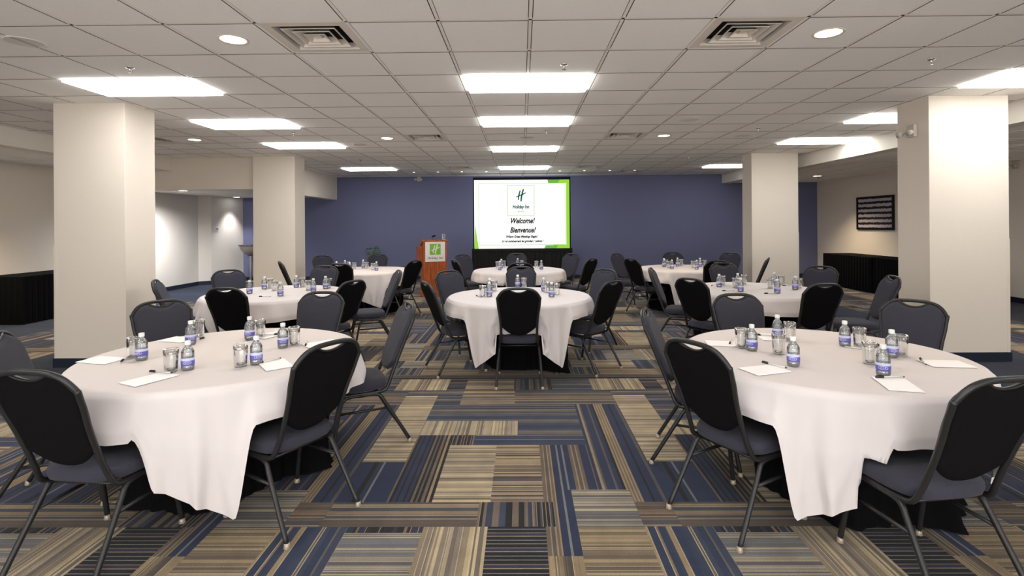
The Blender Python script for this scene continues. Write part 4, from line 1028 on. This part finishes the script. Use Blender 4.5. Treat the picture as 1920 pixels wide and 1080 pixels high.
pl = empty('potted_plant', (-3.93, 13.75, 0), 0, 'bushy green plant in a tall dark planter against the navy wall', 'plant')
bm = bmesh.new(); lathe(bm, [(.001, 0), (.13, 0), (.16, .52), (.17, .56), (.15, .56), (.14, .52), (.001, .52)], 24); obj('planter', bm, M['pot'], pl, True)
bm = bmesh.new(); rnd = random.Random(7)
for k in range(120):
    a = rnd.uniform(0, 2 * PI); r = rnd.uniform(.02, .17); z0 = .55; h = rnd.uniform(.08, .42) * (1.1 - r * 2); bx, by_ = r * .5 * math.cos(a), r * .5 * math.sin(a)
    tx, ty, tz = r * 1.15 * math.cos(a), r * 1.15 * math.sin(a), z0 + h
    d = Vector((math.cos(a), math.sin(a), rnd.uniform(-.5, .5))).normalized(); side = d.cross(Vector((0, 0, 1))).normalized(); L_ = rnd.uniform(.06, .11); W_ = L_ * .28
    p = Vector((tx, ty, tz)); up = side.cross(d) * .012
    v = [bm.verts.new(q) for q in (p, p + d * L_ * .4 + side * W_ + up, p + d * L_, p + d * L_ * .4 - side * W_ + up, p + d * L_ * .45)]
    bm.faces.new((v[0], v[1], v[4])); bm.faces.new((v[1], v[2], v[4])); bm.faces.new((v[0], v[4], v[3])); bm.faces.new((v[4], v[2], v[3]))
    if k % 3 == 0: tube(bm, [(bx * .4, by_ * .4, .50), (tx * .7, ty * .7, z0 + h * .6), (tx, ty, tz)], .0025, 4)
obj('foliage', bm, M['leaf'], pl)

# ------------------------------------------------------------------ wall things
pc = empty('framed_picture', (8.2, 12.09, 1.715), 0, 'framed abstract picture with horizontal black and white bands on the right wall', 'picture')
bm = bmesh.new(); a, b, f = .63, .39, .05
for q in ((-a, a, b - f, b), (-a, a, -b, -b + f), (-a, -a + f, -b + f, b - f), (a - f, a, -b + f, b - f)): box(bm, -.035, -.002, q[0], q[1], q[2], q[3])
obj('frame', bm, M['art_frame'], pc)
obj('artwork', B(-.018, -.004, -a + f, a - f, -b + f, b - f), M['art'], pc)
def emlight(loc, rz, lab):
    t = empty('emergency_light', loc, rz, lab, 'emergency light')
    obj('housing', B(-.055, .055, -.045, -.002, -.06, .08, bev=.008), M['grey_plastic'], t)
    for s in (-1, 1):
        bm = bmesh.new(); tube(bm, [(s * .03, -.03, .0), (s * .075, -.08, -.01)], .01, 8); tube(bm, [(s * .075, -.075, -.012), (s * .08, -.125, -.022)], lambda t_: .022 + .014 * t_, 12); h = obj('lamp_head', bm, M['grey_plastic'], t, True)
emlight((4.389, 5.83, 2.51), -PI / 2, 'white twin-head emergency light on the side of the front right column')
emlight((-2.85, YB, 2.80), 0, 'twin-head emergency light on the navy wall just under the ceiling')
emlight((XR, 9.62, 2.53), PI / 2 * -1 , 'twin-head emergency light high on the right wall')
st_ = obj('wall_sign', B(-.06, .06, -.012, -.001, -.045, .045, bev=.003), M['sign_white'], None, False, (-8.085, 13.66, 1.46), math.radians(70))
bm = bmesh.new(); box(bm, -.045, -.02, -.014, -.0125, -.02, .0); box(bm, -.012, .018, -.014, -.0125, -.025, .005); box(bm, .024, .046, -.014, -.0125, -.02, .01); box(bm, -.03, -.015, -.014, -.0125, .018, .03); obj('dark_symbols', bm, M['screen_frame'], st_)
tag(st_, 'small white sign with dark marks on the white alcove wall', 'sign')
co = empty('pedestal_table', (-7.42, 14.12, 0), 0, 'tall narrow round table with dark top in the alcove corner', 'table')
bm = bmesh.new(); lathe(bm, [(.001, .985), (.30, .985), (.305, .995), (.30, 1.01), (.001, 1.01)], 32); obj('tabletop', bm, M['purple_top'], co, True)
bm = bmesh.new(); lathe(bm, [(.28, .984), (.26, .90), (.17, .78), (.07, .72), (.03, .70)], 32); obj('flared_support', bm, M['console'], co, True)
bm = bmesh.new(); tube(bm, [(0, 0, .02), (0, 0, .72)], .03, 14); lathe(bm, [(.001, 0), (.2, 0), (.2, .015), (.04, .03), (.001, .03)], 28); obj('pole', bm, M['console'], co, True)
